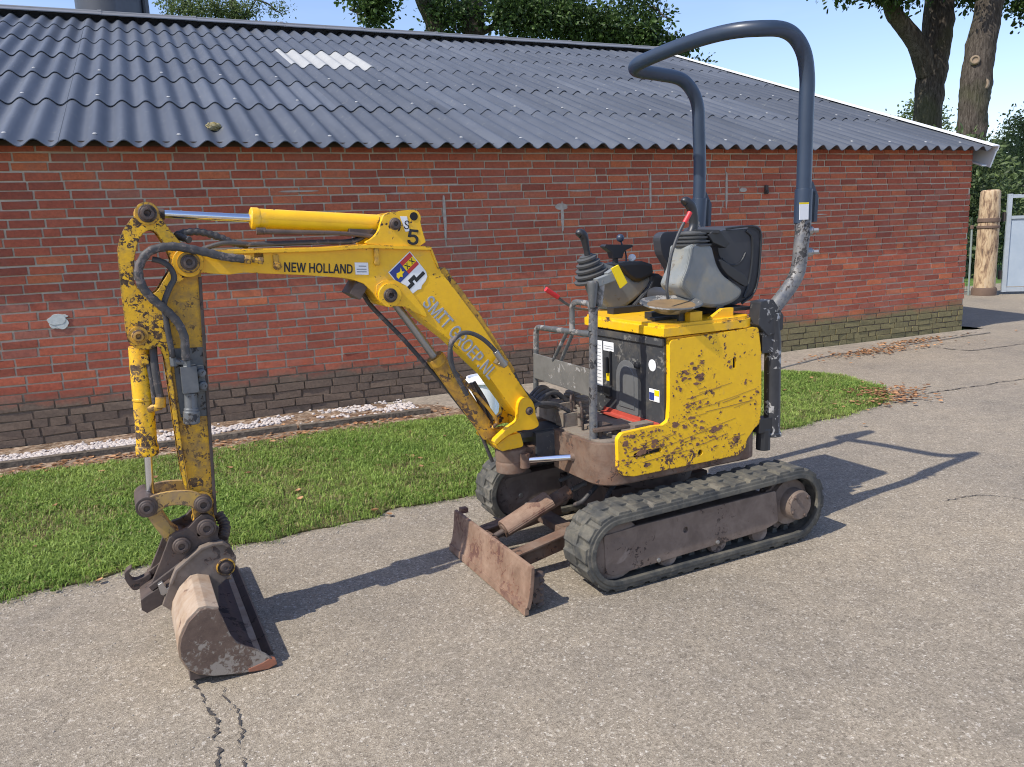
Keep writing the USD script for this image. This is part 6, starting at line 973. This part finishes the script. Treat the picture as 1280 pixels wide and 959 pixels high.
for u in (0.62, 0.84):
    for s in (-1, 1): xs.append(patch(uv([(u - 0.06 - 0.016, 0.265 - s * 0.075), (u - 0.06 + 0.02, 0.265 - s * 0.075), (u + 0.06 + 0.016, 0.265 + s * 0.075), (u + 0.06 - 0.02, 0.265 + s * 0.075)]), 0.0019 + 0.0002 * s))
part('cross_charge', cat(xs), 'sticker_black', em)
part('step_charge', patch(uv([(0.06, 0.72), (0.34, 0.72), (0.34, 0.6), (0.62, 0.6), (0.62, 0.72), (0.93, 0.72), (0.93, 0.83), (0.52, 0.83), (0.52, 0.72), (0.44, 0.72), (0.44, 0.83), (0.06, 0.83)]), 0.0013), 'sticker_black', em)

# ---------------------------------------------------------------- cylinders
p0, p1, p2, p3, p4 = (np.array(q) for q in SH['arm_cylinder'])
u = (p3 - p1) / np.linalg.norm(p3 - p1)
ac = part('arm_cylinder', cat(cyl(p1 + u * 0.0, p3 + u * 0.02, 0.0335, 24), lathe([(0.03, -0.004), (0.037, 0.0), (0.037, 0.02), (0.0335, 0.026)], p1, u, 24), lathe([(0.03, -0.04), (0.03, 0.04)], p4, (0, 1, 0), 18), cyl(p3, p4, 0.022, 14)), 'yellow_paint', smooth=40, label='yellow arm cylinder on top of the boom')
part('cylinder_rod', cyl(p0, p1 + u * 0.02, 0.0135, 18), 'chrome', ac, smooth=60)
part('rod_eye', cat(lathe([(0.024, -0.04), (0.024, 0.04)], p0, (0, 1, 0), 20), cyl(p0, p0 + (p1 - p0) * 0.14, 0.018, 14)), 'dark_steel', ac, smooth=40)
part('cylinder_pipe', cat(tube(SH['boom_tube'][5:], 0.008, 8), box((-1.12, BC - 0.02, 1.362), (0.1, 0.04, 0.026), ry=0.07), lathe([(0.012, -0.015), (0.012, 0.015)], (-1.47, 0.0, 1.381), (1, 0, 0), 8)), 'dark_steel', ac, smooth=50)
part('pivot_pin', pin(-1.8152, 1.4467, BC - 0.07, BC + 0.07, 0.0215), 'dark_steel', smooth=35)
q0, q1, q2 = np.array([-1.8847, BC, 1.0666]), np.array([-1.9015, BC, 0.662]), np.array([-1.9118, BC, 0.4812])
bcy = part('bucket_cylinder', cat(cyl(q0 + (q1 - q0) * 0.1, q1, 0.0325, 22), lathe([(0.0325, 0), (0.036, 0.005), (0.036, 0.03), (0.0325, 0.034)], q1, (q0 - q1), 22), lathe([(0.0345, 0), (0.0345, 0.008)], q0 + (q1 - q0) * 0.52, (q1 - q0), 22), lathe([(0.026, -0.035), (0.026, 0.035)], q0, (0, 1, 0), 16), box(q0 + (q1 - q0) * 0.2 + [0.014, -0.034, 0], (0.022, 0.02, 0.03))), 'yellow_chipped', smooth=40, label='heavily chipped yellow bucket cylinder')
part('cylinder_rod', cyl(q1, q2, 0.0135, 16), 'chrome', bcy, smooth=60)
part('rod_eye', lathe([(0.024, -0.03), (0.024, 0.03)], (-1.922, BC, 0.5), (0, 1, 0), 16), 'dark_steel', bcy, smooth=40)
part('cylinder_hose', cat(tube([(-1.845, BC - 0.03, 1.035), (-1.848, BC - 0.045, 0.97), (-1.846, BC - 0.045, 0.9), (-1.843, BC - 0.04, 0.855)], 0.0125, 10), tube([(-1.868, BC - 0.03, 1.0), (-1.862, BC - 0.04, 0.92), (-1.862, BC - 0.035, 0.84)], 0.008, 8)), 'hose_rubber', bcy, smooth=60)
part('hose_fitting', cat(cyl((-1.843, BC - 0.04, 0.86), (-1.846, BC - 0.038, 0.825), 0.017, 12), cyl((-1.846, BC - 0.038, 0.83), (-1.88, BC - 0.02, 0.82), 0.014, 12)), 'yellow_scuffed', bcy, smooth=40)
s0, s1, s2, s3, s4, s5 = (np.array([a, BC, z]) for a, z in SH['boom_cyl'])
lc = part('boom_cylinder', cat(cyl(s3, s4, 0.0335, 22), lathe([(0.0335, 0), (0.0365, 0.004), (0.0365, 0.03), (0.0335, 0.034)], s3, s4 - s3, 22), cyl(s4, s5, 0.022, 14), lathe([(0.03, -0.03), (0.03, 0.03)], s5, (0, 1, 0), 18)), 'yellow_grimy', smooth=40, label='grimy yellow boom cylinder under the boom')
part('cylinder_rod', cyl(s0, s3, 0.0155, 18), 'dull_steel', lc, smooth=60)
part('rod_eye', lathe([(0.026, -0.03), (0.026, 0.03)], s0, (0, 1, 0), 16), 'dark_steel', lc, smooth=50)
part('cylinder_pipe', tube([s3 + [0.03, -0.02, -0.01], s3 + [0.07, -0.03, -0.06], s4 + [0.01, -0.035, 0.08], s4 + [0.0, -0.03, 0.03]], 0.007, 8), 'yellow_grimy', lc, smooth=50)

# ---------------------------------------------------------------- dipper arm and linkage
dip = part('dipper_arm', ext(poly('dipper').difference(smoothed('dipper_bracket_hole', 2)), BC - 0.045, BC + 0.045), 'yellow_dipper', label='yellow dipper arm with dusty faces')
part('grey_coating', cat(ext(poly('dipper_patch').intersection(poly('dipper').buffer(-0.004)), BC - 0.0463, BC - 0.0445)), 'valve_grey', dip)
hp = smoothed('dipper_bracket_hole', 2)
br_ = smoothed('dipper_bracket', 1)
part('dipper_bracket', cat(ext(br_, BC - 0.062, BC - 0.044, hole=hp), ext(br_, BC + 0.044, BC + 0.062, hole=hp), ext(br_.buffer(-0.008), BC - 0.045, BC + 0.045, hole=hp.buffer(0.008))), 'yellow_chipped', dip, label='chipped yellow bracket ring at the top of the dipper arm')
parts('dipper_boss', [boss(-1.7127, 1.2898, BC - 0.092, BC + 0.092, 0.034), boss(-1.8152, 1.4467, BC - 0.066, BC + 0.066, 0.036), boss(-1.8847, 1.0666, BC - 0.07, BC + 0.07, 0.03), boss(-1.7546, 0.4854, BC - 0.058, BC + 0.058, 0.036), boss(-1.7532, 0.402, BC - 0.05, BC + 0.05, 0.036)], 'yellow_scuffed', dip, smooth=35)
part('dipper_edge', cat(ext(LineString([(-1.681, 1.24), (-1.6895, 1.05), (-1.6965, 0.91), (-1.7045, 0.72), (-1.7115, 0.55), (-1.717, 0.43)]).buffer(0.005, cap_style=2), BC - 0.052, BC + 0.052)), 'dark_steel', dip)
part('pivot_pin', pin(-1.8847, 1.0666, BC - 0.076, BC + 0.076, 0.0165), 'yellow_grimy', smooth=35)
va = [box((-1.7505, BC - 0.07, 0.912), (0.05, 0.045, 0.088)), box((-1.712, BC - 0.056, 0.908), (0.022, 0.02, 0.085)), lathe([(0.02, 0), (0.02, 0.05), (0.023, 0.052), (0.023, 0.06), (0.026, 0.062), (0.026, 0.10), (0.022, 0.104), (0.0001, 0.105)], (-1.752, BC - 0.07, 0.866), (-0.07, 0, -1), 18)]
va += [lathe([(0.014, 0), (0.014, 0.014), (0.011, 0.016), (0.0001, 0.017)], (-1.7115, BC - 0.064, z), (0, -1, 0), 12) for z in (0.929, 0.886)]
va += [lathe([(0.013, 0), (0.013, 0.02), (0.009, 0.022), (0.009, 0.05), (0.012, 0.051), (0.012, 0.065)], (-1.754, BC - 0.08, 0.955), (0, 0, 1), 6), lathe([(0.012, 0), (0.012, 0.03), (0.009, 0.031), (0.009, 0.05)], (-1.7925, BC - 0.07, 0.96), (0, 0, 1), 6), cyl((-1.785, BC - 0.07, 0.975), (-1.754, BC - 0.078, 0.97), 0.011, 10)]
part('hydraulic_coupling', cat(va), 'valve_grey', dip, smooth=35, label='grey quick coupling block on the dipper arm')
part('boom_hose', ribbed(SH['hose_a'], 0.0132, 0.03, 0.0012), 'hose_rubber', smooth=50, label='thick looped hydraulic hose at the top of the dipper arm')
part('boom_hose', ribbed([(-1.70, BC - 0.05, 1.36)] + SH['hose_b'], 0.0105, 0.02, 0.002), 'hose_rubber', smooth=50)
part('boom_hose', tube(SH['hose_c'] + [(-1.7925, BC - 0.07, 0.99)], 0.0095, 10), 'hose_rubber', smooth=60)
parts('hose_fitting', [lathe([(0.013, 0), (0.016, 0.002), (0.016, 0.02), (0.01, 0.022), (0.01, 0.045), (0.013, 0.046), (0.013, 0.06)], SH['hose_a'][0], (1, 0, -0.15), 6), box((-1.49, BC - 0.04, 1.30), (0.03, 0.04, 0.045))], 'yellow_scuffed', smooth=35)
parts('boom_hose', ([tube([(a, b + db, z + dz) for a, b, z in SH['boom_tube'][:5]], 0.008, 8) for db, dz in ((0.0, 0.0), (0.028, 0.002), (0.056, 0.0))] + [tube([(-1.66, BC - 0.02, 1.33), (-1.6, BC - 0.03, 1.345), (-1.55, BC - 0.03, 1.343), (-1.5, BC - 0.03, 1.337)], 0.008, 8)]), 'hose_rubber', smooth=60)
parts('boom_hose', ([tube([(a + da, BC + db, z) for a, z in ((-1.155, 1.182), (-1.123, 1.137), (-1.094, 1.09), (-0.996, 0.977), (-0.917, 0.877), (-0.831, 0.767), (-0.753, 0.657), (-0.688, 0.559), (-0.634, 0.42))], r, 8) for da, db, r in ((0.004, 0.02, 0.0075), (0.014, 0.05, 0.0075))]), 'hose_rubber', smooth=60)
part('hose_clamp', cat(box((-1.155, BC, 1.165), (0.045, 0.11, 0.06), ry=0.6)), 'dark_steel')
part('boom_hose', tube(SH['hose_e'], 0.0085, 10), 'hose_rubber', smooth=60)
part('boom_hose', tube(SH['hose_d'], 0.0085, 10), 'hose_rubber', smooth=60)
parts('hose_fitting', [cyl((-0.665, -0.1, 0.9), (-0.625, -0.1, 0.84), 0.012, 10), box((-0.63, -0.07, 0.85), (0.03, 0.05, 0.03), ry=-0.9)], 'dull_steel', smooth=35)
parts('boom_hose', ([tube([(-0.56 + k * 0.02, BC - 0.03 + k * 0.03, 0.79), (-0.51 + k * 0.012, BC - 0.04 + k * 0.03, 0.71), (-0.45, BC - 0.05 + k * 0.03, 0.655), (-0.39, BC - 0.03 + k * 0.03, 0.63), (-0.33, 0.05 + k * 0.02, 0.62)], 0.011, 8) for k in range(3)]), 'hose_rubber', smooth=60)
parts('boom_hose', ([tube([(-0.72 + k * 0.022, BC + 0.0 + k * 0.02, 0.76), (-0.67 + k * 0.022, BC + 0.01, 0.66), (-0.64 + k * 0.015, BC + 0.02, 0.56), (-0.60, BC + 0.02, 0.5)], 0.011, 8) for k in range(2)]), 'hose_rubber', smooth=60)
lk = smoothed('dipper_link', 1)
parts('guide_link', [ext(lk, BC - 0.077, BC - 0.06), ext(lk, BC + 0.06, BC + 0.077)], 'yellow_dusty', label='curved yellow guide link beside the dipper end')
bl2 = part('bucket_link', ext(smoothed('bucket_link', 1), BC - 0.035, BC + 0.035), 'yellow_dusty', smooth=35)
parts('link_boss', [boss(-1.926, 0.5075, BC - 0.083, BC + 0.083, 0.034), boss(-1.837, 0.3567, BC - 0.05, BC + 0.05, 0.03), boss(-1.7546, 0.4854, BC - 0.08, BC + 0.08, 0.03)], 'dark_steel', bl2, smooth=35)
part('pivot_pin', pin(-1.926, 0.5075, BC - 0.09, BC + 0.09, 0.02), 'dark_steel', smooth=35)
part('pivot_pin', pin(-1.7546, 0.4854, BC - 0.088, BC + 0.088, 0.022), 'dark_steel', smooth=35)

# ---------------------------------------------------------------- quick coupler and bucket
cp = poly('coupler_plate'); hl = disc((-1.776, 0.3795), 0.008, 12)
co = part('quick_coupler', cat(ext(cp, BC - 0.074, BC - 0.056, hole=hl), ext(cp, BC + 0.056, BC + 0.074, hole=hl), ext(cp.buffer(-0.03), BC - 0.057, BC + 0.057), ext(poly('coupler_bar'), BC - 0.082, BC - 0.05), ext(poly('coupler_bar'), BC + 0.05, BC + 0.082), ext(poly('coupler_foot'), BC - 0.084, BC + 0.084)), 'dark_steel', label='dark quick coupler between arm and bucket')
part('coupler_hook', ext(smoothed('hook', 2), BC + 0.03, BC + 0.062), 'dark_steel', co, smooth=40)
part('coupler_wedge', ext(poly('coupler_wedge'), BC - 0.1, BC - 0.07, r=0.002), 'dull_steel', co)
part('pivot_pin', pin(-1.7532, 0.402, BC - 0.09, BC + 0.09, 0.024), 'dark_steel', smooth=35)
part('pivot_pin', pin(-1.837, 0.3567, BC - 0.09, BC + 0.09, 0.022), 'dark_steel', smooth=35)
part('coupler_spring', ribbed([(-1.70, BC - 0.02, 0.33), (-1.685, BC + 0.02, 0.36), (-1.70, BC + 0.05, 0.4)], 0.016, 0.014, 0.004), 'dark_steel', co, smooth=40)
side = np.array(SH['bucket_side']); side[:, 1] = np.maximum(side[:, 1] + 0.004, 0.0055)
B0, B1 = -0.362, 0.498
shell_path = [side[5], side[4], side[3], side[2], side[1], side[0], side[19], side[18], side[17], side[16], side[15], side[14], side[13]]
sp = Polygon(np.vstack([side])).buffer(0)
shell_line = LineString(shell_path).buffer(0.0065, cap_style=2, join_style=1)
bk_ = part('bucket', ext(shell_line, B0 + 0.012, B1 - 0.012), 'bucket_outside', label='wide ditching bucket, open side towards the tracks')
part('bucket_side', ext(sp, B0, B0 + 0.014), 'bucket_side_dirt', bk_, label='near bucket cheek crusted with grey dirt')
part('bucket_side', ext(sp, B1 - 0.014, B1), 'bucket_side_dirt', bk_)
part('cutting_edge', cat(ext(LineString([side[12] + [0.004, 0.0], side[14] + [0, 0.002]]).buffer(0.007, cap_style=2), B0 + 0.06, B1 + 0.002)), 'dark_steel', bk_)
part('cutting_corner', ext([(-1.70, 0.009), (-1.64, 0.003), (-1.612, 0.012), (-1.614, 0.026), (-1.636, 0.036), (-1.655, 0.028), (-1.70, 0.02)], B0 - 0.003, B0 + 0.02, r=0.002), 'worn_edge', bk_)
part('bucket_dirt', rough_up(trimesh.util.concatenate([ext([(-1.87, 0.02), (-1.66, 0.012), (-1.70, 0.035), (-1.80, 0.06), (-1.87, 0.11)], B0 + 0.02, B1 - 0.02).subdivide().subdivide()]), 0.012, 12, 5), 'dark_steel', bk_)
ear = poly('bucket_ear')
ea = parts('bucket_ear', [ext(ear, BC - 0.106, BC - 0.086, hole=disc((-1.7082, 0.2579), 0.021, 18)), ext(ear, BC + 0.086, BC + 0.106)], 'bucket_ear_steel', bk_, label='grey brown bucket ear plate round the pin')
part('ear_rim', ext(LineString([(-1.884, 0.238), (-1.862, 0.281), (-1.835, 0.3005), (-1.805, 0.3222), (-1.778, 0.3392), (-1.744, 0.3462), (-1.71, 0.3445), (-1.687, 0.325)]).buffer(0.004, cap_style=2), BC - 0.112, BC - 0.08), 'bucket_ear_steel', bk_)
part('pin_ring', lathe([(0.031, 0), (0.031, 0.006), (0.026, 0.008), (0.026, 0)], (-1.7082, BC - 0.104, 0.2579), (0, -1, 0), 24), 'yellow_grimy', bk_, smooth=35)
part('bucket_pin', cat(lathe([(0.024, 0), (0.024, 0.004), (0.019, 0.006), (0.017, 0.014), (0.009, 0.016), (0.0001, 0.012)], (-1.7082, BC - 0.104, 0.2579), (0, -1, 0), 24), cyl((-1.7082, BC - 0.1, 0.2579), (-1.7082, BC + 0.1, 0.2579), 0.02, 16), ), 'dark_steel', bk_, smooth=35)
part('ear_strap', cat(box((-1.745, BC, 0.236), (0.06, 0.17, 0.016), ry=0.25), ext([(-1.752, 0.232), (-1.70, 0.224), (-1.69, 0.20), (-1.752, 0.218)], BC - 0.086, BC + 0.086)), 'bucket_outside', bk_)
